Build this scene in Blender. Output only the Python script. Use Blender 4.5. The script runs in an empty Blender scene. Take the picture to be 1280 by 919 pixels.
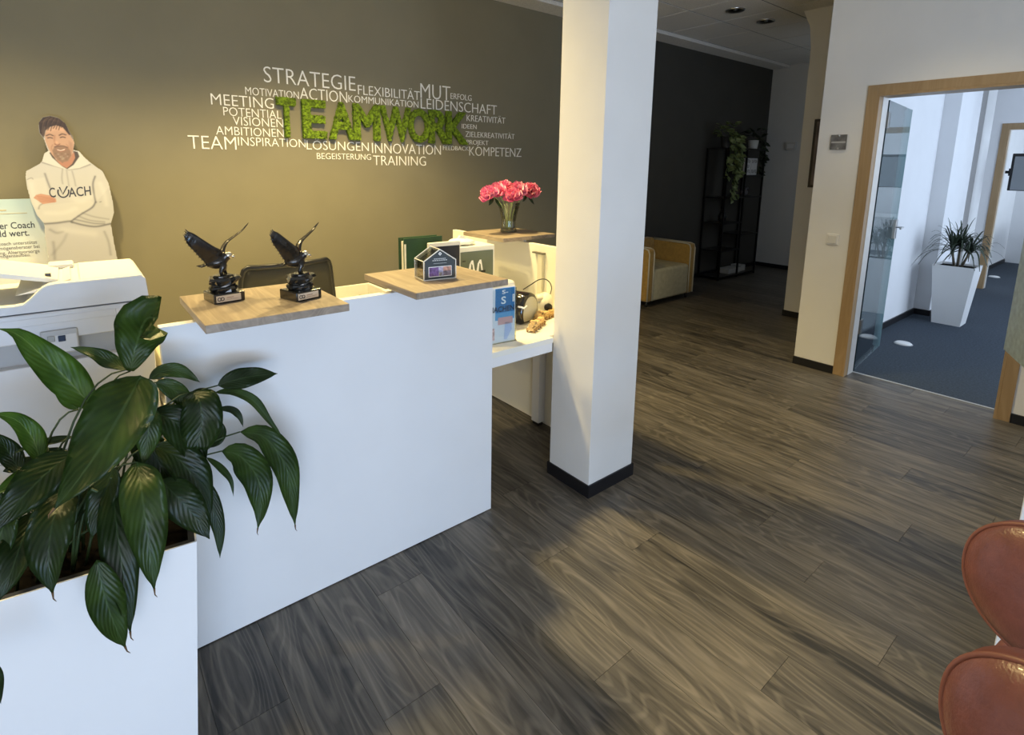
import bpy, bmesh, math, random
import numpy as np
from mathutils import Vector, Matrix, noise
S = bpy.context.scene
COL = S.collection
PI = math.pi
random.seed(4)

# ---------------------------------------------------------------- camera
FPX, CX, CY, HCAM = 675.43, 622.41, 329.6, 1.52
_R = np.array([[0.7838,-0.621,0.0103],[-0.1016,-0.1446,-0.9843],[0.6127,0.7704,-0.1764]])
_u,_s,_v = np.linalg.svd(_R); _R = _u@_v
cam = bpy.data.objects.new('camera', bpy.data.cameras.new('camera'))
cam.data.sensor_fit = 'HORIZONTAL'; cam.data.sensor_width = 36
cam.data.lens = FPX/1280*36
cam.data.shift_x = (640-CX)/1280; cam.data.shift_y = -(459.5-CY)/1280
cam.data.clip_start = .02
M = Matrix.Identity(4)
for i in range(3):
    M[i][0] = _R[0][i]; M[i][1] = -_R[1][i]; M[i][2] = -_R[2][i]
M[2][3] = HCAM
cam.matrix_world = M
COL.objects.link(cam); S.camera = cam

# ---------------------------------------------------------------- world, exposure, lights
S.view_settings.view_transform = 'Standard'; S.view_settings.look = 'None'
S.view_settings.gamma = 1; S.view_settings.use_curve_mapping = False
S.view_settings.exposure = 0.0
w = bpy.data.worlds.new('world'); S.world = w; w.use_nodes = True
w.node_tree.nodes['Background'].inputs[0].default_value = (.80,.88,1,1)
w.node_tree.nodes['Background'].inputs[1].default_value = .40

def area(name, loc, target, sx, sy, power, col):
    l = bpy.data.lights.new(name,'AREA'); l.shape='RECTANGLE'; l.size=sx; l.size_y=sy; l.energy=power; l.color=col
    o = bpy.data.objects.new(name,l); COL.objects.link(o); o.location=loc
    o.rotation_euler = (Vector(target)-Vector(loc)).to_track_quat('-Z','Y').to_euler()
    return o
def spot(name, loc, target, power, col, angle, blend, rad):
    l = bpy.data.lights.new(name,'SPOT'); l.energy=power; l.color=col; l.spot_size=math.radians(angle); l.spot_blend=blend; l.shadow_soft_size=rad
    o = bpy.data.objects.new(name,l); COL.objects.link(o); o.location=loc
    o.rotation_euler = (Vector(target)-Vector(loc)).to_track_quat('-Z','Y').to_euler()
    return o
WARM = (1,.77,.33)
COOL = (.92,.94,1)
area('window_daylight', (-.6,-2.9,1.25), (.5,1.7,.6), 3.2, 1.6, 88, COOL)
area('low_blue_fill', (-.3,-2.6,.42), (.7,1.7,.1), 2.4, .5, 66, (.30,.58,1))  # blue fill added low behind the camera to tint the counter foot
area('side_window_daylight', (3.2,-2.9,1.5), (3.4,1.5,.8), 2.0, 1.8, 9, (.85,.92,1))
area('office_window_daylight', (7.0,-2.2,1.7), (7.2,1.6,1.1), 3.6, 2.0, 118, (.66,.80,1))
area('far_office_daylight', (11.2,-1.5,1.6), (11.2,1.7,1.2), 2.0, 1.8, 60, (.72,.85,1))
area('lounge_window_daylight', (7.35,1.82,1.7), (8.0,3.4,1.5), 1.6, 1.3, 6, (.80,.90,1))
for lx, p in ((-1.53,170), (-.29,215), (.95,120), (1.57,350)):
    spot('ceiling_spot_light', (lx,2.86,2.98), (lx,2.70,0), p, WARM, 128, .75, .10)
spot('ceiling_spot_light', (3.6,1.0,2.98), (3.7,.8,0), 60, (1,.84,.5), 100, 1, .08)

# ---------------------------------------------------------------- helpers
def px(x, y, ax, val):
    """world point on the plane coordinate[ax]=val seen at photo pixel (x,y)"""
    d = _R.T @ np.array([(x-CX)/FPX, (y-CY)/FPX, 1.0]); o = np.array([0,0,HCAM])
    t = (val-o[ax])/d[ax]; return Vector(o+t*d)

def mat(name, col, rough=.5, metal=0, spec=.5, nscale=0, namt=.12, bump=0, bscale=None, coat=0, stretch=(1,1,1), trans=0, ior=1.45, emit=None, estr=0, coords='Object', alpha=1, sheen=0):
    m = bpy.data.materials.new(name); m.use_nodes = True
    nt = m.node_tree; b = nt.nodes['Principled BSDF']
    c = (*col,1) if len(col)==3 else col
    b.inputs['Base Color'].default_value = c; b.inputs['Roughness'].default_value = rough
    b.inputs['Metallic'].default_value = metal; b.inputs['Specular IOR Level'].default_value = spec
    b.inputs['Coat Weight'].default_value = coat; b.inputs['Transmission Weight'].default_value = trans
    b.inputs['IOR'].default_value = ior; b.inputs['Alpha'].default_value = alpha
    b.inputs['Sheen Weight'].default_value = sheen
    if emit: b.inputs['Emission Color'].default_value = (*emit,1); b.inputs['Emission Strength'].default_value = estr
    if nscale or bump:
        tc = nt.nodes.new('ShaderNodeTexCoord'); mp = nt.nodes.new('ShaderNodeMapping'); mp.inputs['Scale'].default_value = stretch
        nt.links.new(tc.outputs[coords], mp.inputs[0])
    if nscale:
        n = nt.nodes.new('ShaderNodeTexNoise'); n.inputs['Scale'].default_value = nscale; n.inputs['Detail'].default_value = 5
        nt.links.new(mp.outputs[0], n.inputs['Vector'])
        r = nt.nodes.new('ShaderNodeValToRGB'); r.color_ramp.elements[0].position=.3; r.color_ramp.elements[1].position=.7
        r.color_ramp.elements[0].color = (*[max(0,v*(1-namt)) for v in col[:3]],1)
        r.color_ramp.elements[1].color = (*[min(1,v*(1+namt)) for v in col[:3]],1)
        nt.links.new(n.outputs['Fac'], r.inputs[0]); nt.links.new(r.outputs[0], b.inputs['Base Color'])
    if bump:
        n2 = nt.nodes.new('ShaderNodeTexNoise'); n2.inputs['Scale'].default_value = bscale or 100; n2.inputs['Detail'].default_value = 3
        nt.links.new(mp.outputs[0], n2.inputs['Vector'])
        bp = nt.nodes.new('ShaderNodeBump'); bp.inputs['Strength'].default_value = bump; bp.inputs['Distance'].default_value = .003
        nt.links.new(n2.outputs['Fac'], bp.inputs['Height']); nt.links.new(bp.outputs[0], b.inputs['Normal'])
    return m

def wood(name, c0, c1, rough=.45, axis='Y', scale=1, rnd=.0):
    """grain runs along the given object axis"""
    m = bpy.data.materials.new(name); m.use_nodes = True; nt = m.node_tree; N = nt.nodes; L = nt.links; b = N['Principled BSDF']
    tc = N.new('ShaderNodeTexCoord'); oi = N.new('ShaderNodeObjectInfo')
    off = N.new('ShaderNodeVectorMath'); off.operation='SCALE'; off.inputs[0].default_value=(37,91,13); L.new(oi.outputs['Random'], off.inputs['Scale'])
    ad = N.new('ShaderNodeVectorMath'); ad.operation='ADD'; L.new(tc.outputs['Object'], ad.inputs[0]); L.new(off.outputs[0], ad.inputs[1])
    mp = N.new('ShaderNodeMapping'); L.new(ad.outputs[0], mp.inputs[0])
    st = {'Y':(14,.9,14),'X':(.9,14,14),'Z':(14,14,.9)}[axis]; mp.inputs['Scale'].default_value = tuple(v*scale for v in st)
    n = N.new('ShaderNodeTexNoise'); n.inputs['Scale'].default_value=1.6; n.inputs['Detail'].default_value=7; n.inputs['Roughness'].default_value=.62; n.inputs['Distortion'].default_value=.5
    L.new(mp.outputs[0], n.inputs['Vector'])
    # broad cathedral figure: contour lines of a stretched noise
    mp2 = N.new('ShaderNodeMapping'); L.new(ad.outputs[0], mp2.inputs[0]); s2 = {'Y':(6.5,1.05,6.5),'X':(1.05,6.5,6.5),'Z':(6.5,6.5,1.05)}[axis]; mp2.inputs['Scale'].default_value=tuple(v*scale for v in s2)
    n2 = N.new('ShaderNodeTexNoise'); n2.inputs['Scale'].default_value=1; n2.inputs['Detail'].default_value=1.5; n2.inputs['Roughness'].default_value=.4
    L.new(mp2.outputs[0], n2.inputs['Vector'])
    mul = N.new('ShaderNodeMath'); mul.operation='MULTIPLY'; mul.inputs[1].default_value=95; L.new(n2.outputs['Fac'], mul.inputs[0])
    sn = N.new('ShaderNodeMath'); sn.operation='SINE'; L.new(mul.outputs[0], sn.inputs[0])
    mr = N.new('ShaderNodeMapRange'); mr.inputs[1].default_value=.2; mr.inputs[2].default_value=1; mr.inputs[3].default_value=0; mr.inputs[4].default_value=.13; L.new(sn.outputs[0], mr.inputs[0])
    sm = N.new('ShaderNodeMath'); sm.operation='ADD'; L.new(n.outputs['Fac'], sm.inputs[0]); L.new(mr.outputs[0], sm.inputs[1])
    rr = N.new('ShaderNodeMath'); rr.operation='MULTIPLY_ADD'; rr.inputs[1].default_value=rnd; rr.inputs[2].default_value=-rnd/2-.05; L.new(oi.outputs['Random'], rr.inputs[0])
    s3 = N.new('ShaderNodeMath'); s3.operation='ADD'; L.new(sm.outputs[0], s3.inputs[0]); L.new(rr.outputs[0], s3.inputs[1])
    r = N.new('ShaderNodeValToRGB'); r.color_ramp.elements[0].position=.25; r.color_ramp.elements[1].position=.84
    r.color_ramp.elements[0].color=(*c0,1); r.color_ramp.elements[1].color=(*c1,1); L.new(s3.outputs[0], r.inputs[0])
    L.new(r.outputs[0], b.inputs['Base Color']); b.inputs['Roughness'].default_value=rough
    bp = N.new('ShaderNodeBump'); bp.inputs['Strength'].default_value=.12; bp.inputs['Distance'].default_value=.002
    L.new(sm.outputs[0], bp.inputs['Height']); L.new(bp.outputs[0], b.inputs['Normal'])
    return m

def glassmat(name, tint, refl=.9, rough=.0, opac=0):
    m = bpy.data.materials.new(name); m.use_nodes=True; nt=m.node_tree; N=nt.nodes; L=nt.links
    N.remove(N['Principled BSDF']); out=N['Material Output']
    t=N.new('ShaderNodeBsdfTransparent'); t.inputs[0].default_value=(*tint,1)
    g=N.new('ShaderNodeBsdfGlossy'); g.inputs['Roughness'].default_value=rough; g.inputs[0].default_value=(1,1,1,1)
    f=N.new('ShaderNodeFresnel'); f.inputs[0].default_value=1.45
    mr=N.new('ShaderNodeMath'); mr.operation='MULTIPLY'; mr.inputs[1].default_value=refl; L.new(f.outputs[0],mr.inputs[0]); mr.use_clamp=True
    mx=N.new('ShaderNodeMixShader'); L.new(mr.outputs[0],mx.inputs[0]); L.new(t.outputs[0],mx.inputs[1]); L.new(g.outputs[0],mx.inputs[2])
    last=mx
    if opac:
        d=N.new('ShaderNodeBsdfDiffuse'); d.inputs[0].default_value=(*tint,1)
        m2=N.new('ShaderNodeMixShader'); m2.inputs[0].default_value=opac; L.new(mx.outputs[0],m2.inputs[1]); L.new(d.outputs[0],m2.inputs[2]); last=m2
    L.new(last.outputs[0], out.inputs[0]); return m

def leafmat(name, c0, c1, vein, rough=.3):
    m = bpy.data.materials.new(name); m.use_nodes=True; nt=m.node_tree; N=nt.nodes; L=nt.links; b=N['Principled BSDF']
    uv=N.new('ShaderNodeUVMap'); sp=N.new('ShaderNodeSeparateXYZ'); L.new(uv.outputs[0],sp.inputs[0])
    su=N.new('ShaderNodeMath'); su.operation='SUBTRACT'; su.inputs[1].default_value=.5; L.new(sp.outputs[0],su.inputs[0])
    ab=N.new('ShaderNodeMath'); ab.operation='ABSOLUTE'; L.new(su.outputs[0],ab.inputs[0])
    # side veins: sin(v*k - |u|*j)
    a1=N.new('ShaderNodeMath'); a1.operation='MULTIPLY'; a1.inputs[1].default_value=62; L.new(sp.outputs[1],a1.inputs[0])
    a2=N.new('ShaderNodeMath'); a2.operation='MULTIPLY_ADD'; a2.inputs[1].default_value=-48; L.new(ab.outputs[0],a2.inputs[0]); L.new(a1.outputs[0],a2.inputs[2])
    s=N.new('ShaderNodeMath'); s.operation='SINE'; L.new(a2.outputs[0],s.inputs[0])
    no=N.new('ShaderNodeTexNoise'); no.inputs['Scale'].default_value=14; tc=N.new('ShaderNodeTexCoord'); L.new(tc.outputs['Object'],no.inputs['Vector'])
    r=N.new('ShaderNodeValToRGB'); r.color_ramp.elements[0].color=(*c0,1); r.color_ramp.elements[1].color=(*c1,1); r.color_ramp.elements[0].position=.35; r.color_ramp.elements[1].position=.7
    ms=N.new('ShaderNodeMath'); ms.operation='MULTIPLY_ADD'; ms.inputs[1].default_value=.035; L.new(s.outputs[0],ms.inputs[0]); L.new(no.outputs['Fac'],ms.inputs[2]); L.new(ms.outputs[0],r.inputs[0])
    rib=N.new('ShaderNodeMapRange'); rib.inputs[1].default_value=.012; rib.inputs[2].default_value=.03; rib.inputs[3].default_value=.75; rib.inputs[4].default_value=0; L.new(ab.outputs[0],rib.inputs[0])
    mx=N.new('ShaderNodeMixRGB'); L.new(rib.outputs[0],mx.inputs[0]); L.new(r.outputs[0],mx.inputs[1]); mx.inputs[2].default_value=(*vein,1)
    L.new(mx.outputs[0],b.inputs['Base Color']); b.inputs['Roughness'].default_value=rough; b.inputs['Specular IOR Level'].default_value=.45
    bp=N.new('ShaderNodeBump'); bp.inputs['Strength'].default_value=.22; bp.inputs['Distance'].default_value=.0022; L.new(s.outputs[0],bp.inputs['Height']); L.new(bp.outputs[0],b.inputs['Normal'])
    return m

def obj(name, bm, m=None, parent=None, smooth=False, world=False):
    """link a bmesh as one object; world=True: its coordinates are world ones, moved into the parent's space"""
    me = bpy.data.meshes.new(name)
    if isinstance(bm, bmesh.types.BMesh):
        bm.normal_update(); bm.to_mesh(me); bm.free()
    else: me = bm
    if m is not None:
        for mm in (m if isinstance(m,(list,tuple)) else [m]): me.materials.append(mm)
    if world and parent is not None: me.transform(MW(parent).inverted())
    if smooth:
        for p in me.polygons: p.use_smooth=True
    o = bpy.data.objects.new(name, me); COL.objects.link(o)
    if parent is not None: o.parent = parent
    return o
def MW(o):
    m = Matrix.Translation(o.location) @ o.rotation_euler.to_matrix().to_4x4()
    return MW(o.parent) @ m if o.parent else m
def thing(name, label, cat, loc=(0,0,0), rotz=0, group=None, kind=None):
    o = bpy.data.objects.new(name, None); COL.objects.link(o); o.empty_display_size=.05
    o.location = loc; o.rotation_euler=(0,0,rotz); tag(o,label,cat,group,kind); return o
def tag(o, label=None, cat=None, group=None, kind=None):
    if label: o['label']=label
    if cat: o['category']=cat
    if group: o['group']=group
    if kind: o['kind']=kind
    return o
def copy_tree(o, parent=None):
    c = o.copy(); COL.objects.link(c)
    if parent: c.parent = parent
    for ch in list(o.children): copy_tree(ch, c)
    return c
def NB(): return bmesh.new()
def box(bm, x0,x1,y0,y1,z0,z1, bev=0, seg=2):
    r = bmesh.ops.create_cube(bm, size=1); vs = r['verts']
    for v in vs: v.co = Vector(((x0+x1)/2+v.co.x*(x1-x0), (y0+y1)/2+v.co.y*(y1-y0), (z0+z1)/2+v.co.z*(z1-z0)))
    if bev:
        es = list({e for v in vs for e in v.link_edges}); bmesh.ops.bevel(bm, geom=es, offset=bev, segments=seg, affect='EDGES', profile=.5)
    return bm
def prism(bm, pts, axis, a, b, mi=0):
    """extrude polygon pts (2D) along axis from a to b. axis 2: (x,y); axis 1: (x,z); axis 0: (y,z)"""
    def P(p,t): return {2:(p[0],p[1],t),1:(p[0],t,p[1]),0:(t,p[0],p[1])}[axis]
    A=[bm.verts.new(P(p,a)) for p in pts]; B=[bm.verts.new(P(p,b)) for p in pts]; n=len(pts)
    fs=[bm.faces.new(A),bm.faces.new(B[::-1])]
    for i in range(n): fs.append(bm.faces.new((A[i],B[i],B[(i+1)%n],A[(i+1)%n])))
    for f in fs: f.material_index=mi
    bmesh.ops.recalc_face_normals(bm, faces=fs)
    return bm
def lathe(bm, prof, seg=24, c=(0,0,0), caps=True):
    rings=[]
    for r,z in prof:
        rings.append([bm.verts.new((c[0]+r*math.cos(2*PI*k/seg), c[1]+r*math.sin(2*PI*k/seg), c[2]+z)) for k in range(seg)])
    fs=[]
    for a,b in zip(rings,rings[1:]):
        for k in range(seg): fs.append(bm.faces.new((a[k],a[(k+1)%seg],b[(k+1)%seg],b[k])))
    if caps: fs.append(bm.faces.new(rings[0][::-1])); fs.append(bm.faces.new(rings[-1]))
    return bm
def cyl(bm, p, q, r, seg=12, r2=None):
    return tube(bm, [p,q], [r, r if r2 is None else r2], seg)
def tube(bm, pts, rad, seg=8, caps=True):
    pts=[Vector(p) for p in pts]; n=len(pts)
    if not isinstance(rad,(list,tuple)): rad=[rad]*n
    rings=[]; up=None
    for i,p in enumerate(pts):
        t=(pts[min(i+1,n-1)]-pts[max(i-1,0)]).normalized()
        if up is None:
            up = Vector((0,0,1)) if abs(t.z)<.9 else Vector((1,0,0))
        a=t.cross(up); a=a.normalized() if a.length>1e-6 else Vector((1,0,0)); b=a.cross(t).normalized(); up=b
        rings.append([bm.verts.new(p+rad[i]*(a*math.cos(2*PI*k/seg)+b*math.sin(2*PI*k/seg))) for k in range(seg)])
    for A,B in zip(rings,rings[1:]):
        for k in range(seg): bm.faces.new((A[k],A[(k+1)%seg],B[(k+1)%seg],B[k]))
    if caps: bm.faces.new(rings[0][::-1]); bm.faces.new(rings[-1])
    return bm
def bez(p0,p1,p2,n=10):
    p0,p1,p2=Vector(p0),Vector(p1),Vector(p2)
    return [(1-t)**2*p0+2*t*(1-t)*p1+t*t*p2 for t in [i/n for i in range(n+1)]]
def spline(pts,n=6):
    P=[Vector(p) for p in pts]; P=[2*P[0]-P[1]]+P+[2*P[-1]-P[-2]]; out=[]
    for i in range(1,len(P)-2):
        for k in range(n):
            t=k/n; a,b,c,d=P[i-1],P[i],P[i+1],P[i+2]
            out.append(.5*((2*b)+(c-a)*t+(2*a-5*b+4*c-d)*t*t+(3*b-a-3*c+d)*t**3))
    out.append(P[-2]); return out
def ellipsoid(bm, c, r, su=16, sv=10, rot=None):
    res=bmesh.ops.create_uvsphere(bm,u_segments=su,v_segments=sv,radius=1)
    for v in res['verts']:
        q=Vector((v.co.x*r[0],v.co.y*r[1],v.co.z*r[2]))
        if rot is not None: q=rot@q
        v.co=Vector(c)+q
    return bm
def textmesh(s, extrude=0, offset=0, res=3, shear=0):
    c = bpy.data.curves.new('t','FONT'); c.body=s; c.extrude=extrude; c.offset=offset; c.resolution_u=res; c.size=1; c.shear=shear
    o = bpy.data.objects.new('t',c); COL.objects.link(o)
    dg = bpy.context.evaluated_depsgraph_get(); dg.update()
    me = bpy.data.meshes.new_from_object(o.evaluated_get(dg)); COL.objects.unlink(o); bpy.data.objects.remove(o)
    return me
def fit_text(s, x0, x1, z0, cap, y, m, name='lettering', parent=None, extrude=0, offset=0, depth=.001, ref='H'):
    """text in the XZ plane facing -y: left x0, right x1, baseline z0, capital height cap"""
    me = textmesh(s, extrude, offset); hm = textmesh(ref, 0, offset)
    hz = max(v.co.y for v in hm.vertices)-min(v.co.y for v in hm.vertices); hb=min(v.co.y for v in hm.vertices)
    xs=[v.co.x for v in me.vertices]; a,b=min(xs),max(xs); sx=(x1-x0)/(b-a); sz=cap/hz
    for v in me.vertices: v.co = Vector((x0+(v.co.x-a)*sx, y-depth-v.co.z*depth/max(extrude,1e-6) if extrude else y-depth, z0+(v.co.y-hb)*sz))
    bpy.data.meshes.remove(hm); me.name=name
    return obj(name, me, m, parent, world=parent is not None)

# ---------------------------------------------------------------- materials
m_wall   = mat('taupe_wall_paint', (.222,.202,.138), .85, nscale=3, namt=.04, bump=.12, bscale=260)
m_white  = mat('white_wall_paint', (.74,.72,.68), .85, nscale=4, namt=.02, bump=.15, bscale=220)
m_far    = mat('grey_white_paint', (.62,.63,.64), .85, nscale=4, namt=.02)
m_office = mat('office_white_paint', (.80,.81,.83), .8, nscale=4, namt=.02)
m_lam    = mat('white_laminate', (.78,.78,.775), .38, nscale=6, namt=.012, bump=.05, bscale=500)
m_lamint = mat('white_laminate_inner', (.80,.78,.70), .45)
m_base   = mat('black_skirting', (.008,.008,.010), .45)
m_ceil   = mat('ceiling_tile_fibre', (.82,.80,.76), .95, nscale=90, namt=.12, bump=.3, bscale=150)
m_plenum = mat('ceiling_joint', (.02,.02,.02), .9, spec=.1)
m_floor  = wood('grey_oak_vinyl', (.019,.0175,.0155), (.225,.197,.158), .40, 'Y', 1.25, rnd=.17)
m_under  = mat('floor_joint', (.02,.018,.016), .8)
m_oak    = wood('grey_oak_board', (.20,.155,.11), (.40,.32,.235), .42, 'Y', 1.4)
m_frame  = wood('oak_door_frame', (.30,.195,.095), (.40,.275,.145), .4, 'Z', .8)
m_carpet = mat('blue_grey_carpet', (.035,.048,.066), .98, nscale=70, namt=.35, bump=.6, bscale=300)
m_blackm = mat('black_metal', (.012,.012,.012), .38, metal=.6)
m_black  = mat('black_plastic', (.012,.012,.013), .3)
m_steel  = mat('brushed_steel', (.6,.6,.6), .28, metal=1)
m_pale   = mat('pale_aluminium', (.72,.70,.66), .35, metal=.3)
m_bronze = mat('dark_bronze', (.022,.018,.013), .24, metal=.35, nscale=60, namt=.4, bump=.5, bscale=120, coat=.3)
m_bronzeh= mat('bronze_head_highlight', (.62,.56,.42), .22, metal=.8)  # white highlight on the eagle's head put into its colour
m_marble = mat('black_marble', (.012,.012,.011), .12, nscale=40, namt=.6, coat=.4)
m_glass  = glassmat('door_glass', (.88,.95,.96), rough=.0)
m_acryl  = glassmat('acrylic', (.93,.95,.94), rough=.02)
m_vase   = glassmat('vase_glass', (.96,.97,.94), rough=.03)
m_frost  = mat('frosted_glass', (.42,.50,.50), .4, nscale=26, namt=.22, trans=.25)
m_leafd  = leafmat('leaf_dark', (.014,.030,.006), (.032,.064,.013), (.05,.09,.03), .36)
m_leafm  = leafmat('leaf_green', (.026,.056,.009), (.062,.118,.020), (.09,.15,.05), .38)
m_leafb  = leafmat('leaf_bright', (.050,.115,.012), (.11,.22,.025), (.18,.28,.07), .40)
m_stem   = mat('leaf_stalk', (.035,.06,.018), .5)
m_tip    = mat('dry_leaf_tip', (.12,.07,.03), .7)
m_soil   = mat('soil', (.005,.004,.003), 1, spec=.05, nscale=60, namt=.5, bump=.8, bscale=60)
m_leath  = mat('red_brown_leather', (.185,.066,.052), .30, nscale=30, namt=.14, bump=.35, bscale=160, coat=.1)
m_leathp = mat('leather_piping', (.22,.08,.055), .42)
m_leaths = mat('leather_side', (.16,.045,.025), .5)
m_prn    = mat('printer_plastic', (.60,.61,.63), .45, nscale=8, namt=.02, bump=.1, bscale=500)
m_prnt   = mat('printer_plastic_warm_lit', (.74,.72,.64), .45)  # printer plastic again, with the warm light from above mixed into the colour
m_prng   = mat('printer_grey', (.36,.37,.38), .5)
m_must   = mat('mustard_velvet', (.40,.24,.05), .8, nscale=30, namt=.15, sheen=.3)
m_cream  = mat('cream_upholstery', (.52,.47,.30), .8, nscale=20, namt=.12, bump=.4, bscale=60)
m_piping = mat('cream_piping', (.6,.56,.42), .7)

# ---------------------------------------------------------------- setting
YW, XD, XF, HC = 4.163, 4.425, 8.62, 3.05      # slogan wall, door wall, end wall, ceiling
def struct(name, bm, m, label, cat, parent=None, smooth=False):
    o = obj(name, bm, m, parent, smooth); return tag(o, label, cat, kind='structure') if parent is None else o

fl = struct('floor', box(NB(), -2.6,4.59,-3.1,YW,-.10,-.004), m_under, 'dark grey-brown wood-look vinyl plank floor of the reception', 'floor')
bm=NB(); box(bm, 4.59,XF,1.75,YW,-.10,-.004); obj('subfloor', bm, m_under, fl)
PWD, PLN = .184, 1.22
pm = bpy.data.meshes.new('plank'); b_=NB(); box(b_, .0002,PWD-.0002, .0002,PLN-.0002, -.004,0)
for v in b_.verts:
    if v.co.z>-.001:
        v.co.x += .0004 if v.co.x<PWD/2 else -.0004; v.co.y += .0004 if v.co.y<PLN/2 else -.0004
b_.to_mesh(pm); b_.free(); pm.materials.append(m_floor)
cnt=0; rest=NB(); off=[0,.41,.83,.2,.62,1.04]
cand=[]
for i in range(-14, 47):
    x=4.59-PWD*(i+1) if False else 4.59-PWD*(25-i)
    o0=(off[i%6]+random.uniform(-.08,.08))
    for j in range(-4,5):
        y=o0+PLN*j-.3; y0,y1=max(y,-3.1 if x<4.58 else 1.75),min(y+PLN,YW)
        if y1-y0<.03 or x>XF-.02: continue
        x1=min(x+PWD,XF)
        full=(y1-y0>PLN-.001 and x1-x>PWD-.001)
        # keep single planks where the photo shows them, join the rest
        cxp,cyp=(x+x1)/2,(y0+y1)/2
        d=.6127*cxp+.7704*cyp; u=(.7838*cxp-.621*cyp)/max(d,.05)
        vis = d>.45 and -1.05<u<1.25
        cand.append((vis,x,x1,y0,y1,full))
for vis,x,x1,y0,y1,full in cand:
    if vis and cnt<298:
        if full: o=bpy.data.objects.new('plank',pm); COL.objects.link(o); o.parent=fl; o.location=(x,y0,0)
        else:
            b=NB(); box(b,.0006,x1-x-.0006,.0006,y1-y0-.0006,-.004,0); o=obj('plank',b,m_floor,fl); o.location=(x,y0,0)
        cnt+=1
    else: box(rest, x+.0006,x1-.0006,y0+.0006,y1-.0006,-.004,0)
if len(rest.verts): o=obj('plank', rest, m_floor, fl); o['kind']='stuff'
else: rest.free()

# ceiling: tiles on a 0.62 grid
ce = struct('ceiling', box(NB(), -2.6,XF,-3.1,YW,HC+.004,HC+.1), m_plenum, 'suspended ceiling of square mineral fibre tiles above the reception', 'ceiling')
TX0, TY0, TS = 4.975, 3.285, .62
tm=bpy.data.meshes.new('ceiling_tile'); b_=NB(); box(b_, .007,TS-.007,.007,TS-.007,0,.004); b_.to_mesh(tm); b_.free(); tm.materials.append(m_ceil)
for i in range(-12,6):
    for j in range(-8,1):
        x,y=TX0+TS*i, TY0+TS*j
        if y<-1.2: continue
        if x+TS>XF:
            if x<XF-.05: b=NB(); box(b,.007,XF-x,.007,TS-.007,0,.004); o=obj('ceiling_tile',b,m_ceil,ce); o.location=(x,y,HC)
            continue
        o=bpy.data.objects.new('ceiling_tile',tm); COL.objects.link(o); o.parent=ce; o.location=(x,y,HC)
b=NB(); box(b,-2.6,XF,TY0+TS+.009,YW,HC-.035,HC+.004); obj('plaster_margin', b, m_ceil, ce)
b=NB(); box(b,-2.6,XF,-3.1,-1.06,HC,HC+.004); obj('plaster_margin', b, m_ceil, ce)
for k,(lx,ly) in enumerate(((5.285,2.975),(5.905,2.975))):
    t=thing('ceiling_downlight', ['recessed ceiling downlight with chrome ring, the one nearer the column','recessed ceiling downlight with chrome ring, the one farther from the column'][k], 'ceiling light', (lx,ly,HC), group='unlit downlights in the tile ceiling')
    b=NB(); lathe(b,[(.088,-.001),(.088,-.012),(.074,-.014),(.066,0),(.066,-.001)],28,caps=False); obj('ring',b,m_steel,t,True)
    b=NB(); lathe(b,[(.066,-.002),(.04,-.001)],24); obj('reflector',b,mat('downlight_reflector',(.25,.24,.22),.15,metal=1),t,True)
    b=NB(); ellipsoid(b,(0,0,-.003),(.02,.02,.007),12,8); obj('bulb',b,m_steel,t,True)

# walls
struct('wall_back', box(NB(), -2.6,XF+.1,YW,YW+.12,0,3.2), m_wall, 'taupe painted back wall carrying the white slogan words', 'wall')
struct('wall_back_lounge', box(NB(), 4.75,XF,YW-.004,YW,0,HC-.035), mat('anthracite_wall_paint',(.060,.058,.050),.85,nscale=3,namt=.05), 'dark anthracite part of the back wall behind the armchair', 'wall')
struct('wall_left', box(NB(), -2.72,-2.6,-3.1,YW+.12,0,3.2), m_white, 'white side wall left of the reception', 'wall')
struct('wall_far', box(NB(), XF,XF+.1,1.75,YW,0,3.2), m_far, 'pale grey end wall behind the metal shelf', 'wall')
DZ, DY0, DY1 = 2.035, .53, 1.40     # door opening
b=NB()
prism(b, [(-3.1,0),(DY0,0),(DY0,DZ),(DY1,DZ),(DY1,0),(1.75,0),(1.75,HC),(-3.1,HC)], 0, XD, 4.585)
struct('wall_right', b, m_white, 'off-white wall with the oak framed glass office door', 'wall')
struct('wall_divider', box(NB(), 4.585,XF,1.65,1.75,0,HC), m_office, 'white wall between the office and the dark lounge', 'wall')
# pier with a haunch at its top
b=NB(); prism(b, [(1.75,0),(2.461,0),(2.469,2.70),(2.50,2.9),(2.57,HC),(1.75,HC)], 0, 5.836, 6.30)
struct('wall_pier', b, m_white, 'off-white wall pier with flared top behind the door wall', 'wall')
struct('baseboard_pier', box(NB(), 5.822,5.836,1.75,2.47,0,.06), m_base, 'black skirting at the foot of the wall pier', 'baseboard')
struct('baseboard_right', box(NB(), XD-.014,XD,1.462,1.752,0,.06), m_base, 'black skirting left of the oak door frame', 'baseboard')
struct('baseboard_right_2', box(NB(), XD-.014,XD,-3.0,.466,0,.06), m_base, 'black skirting right of the oak door frame', 'baseboard')
struct('baseboard_far', box(NB(), XF-.014,XF,1.75,YW,0,.06), m_base, 'black skirting under the pale grey end wall', 'baseboard')
struct('baseboard_back', box(NB(), -2.6,XF-.014,YW-.014,YW,0,.06), m_base, 'black skirting along the slogan wall', 'baseboard')
co = struct('column', box(NB(), 1.769,2.085,1.529,1.79,.0,HC,.002), m_white, 'square white column standing beside the reception desk', 'column')
b=NB(); box(b, 1.762,2.093,1.521,1.80,0,.062); obj('skirting', b, m_base, co)

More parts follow.
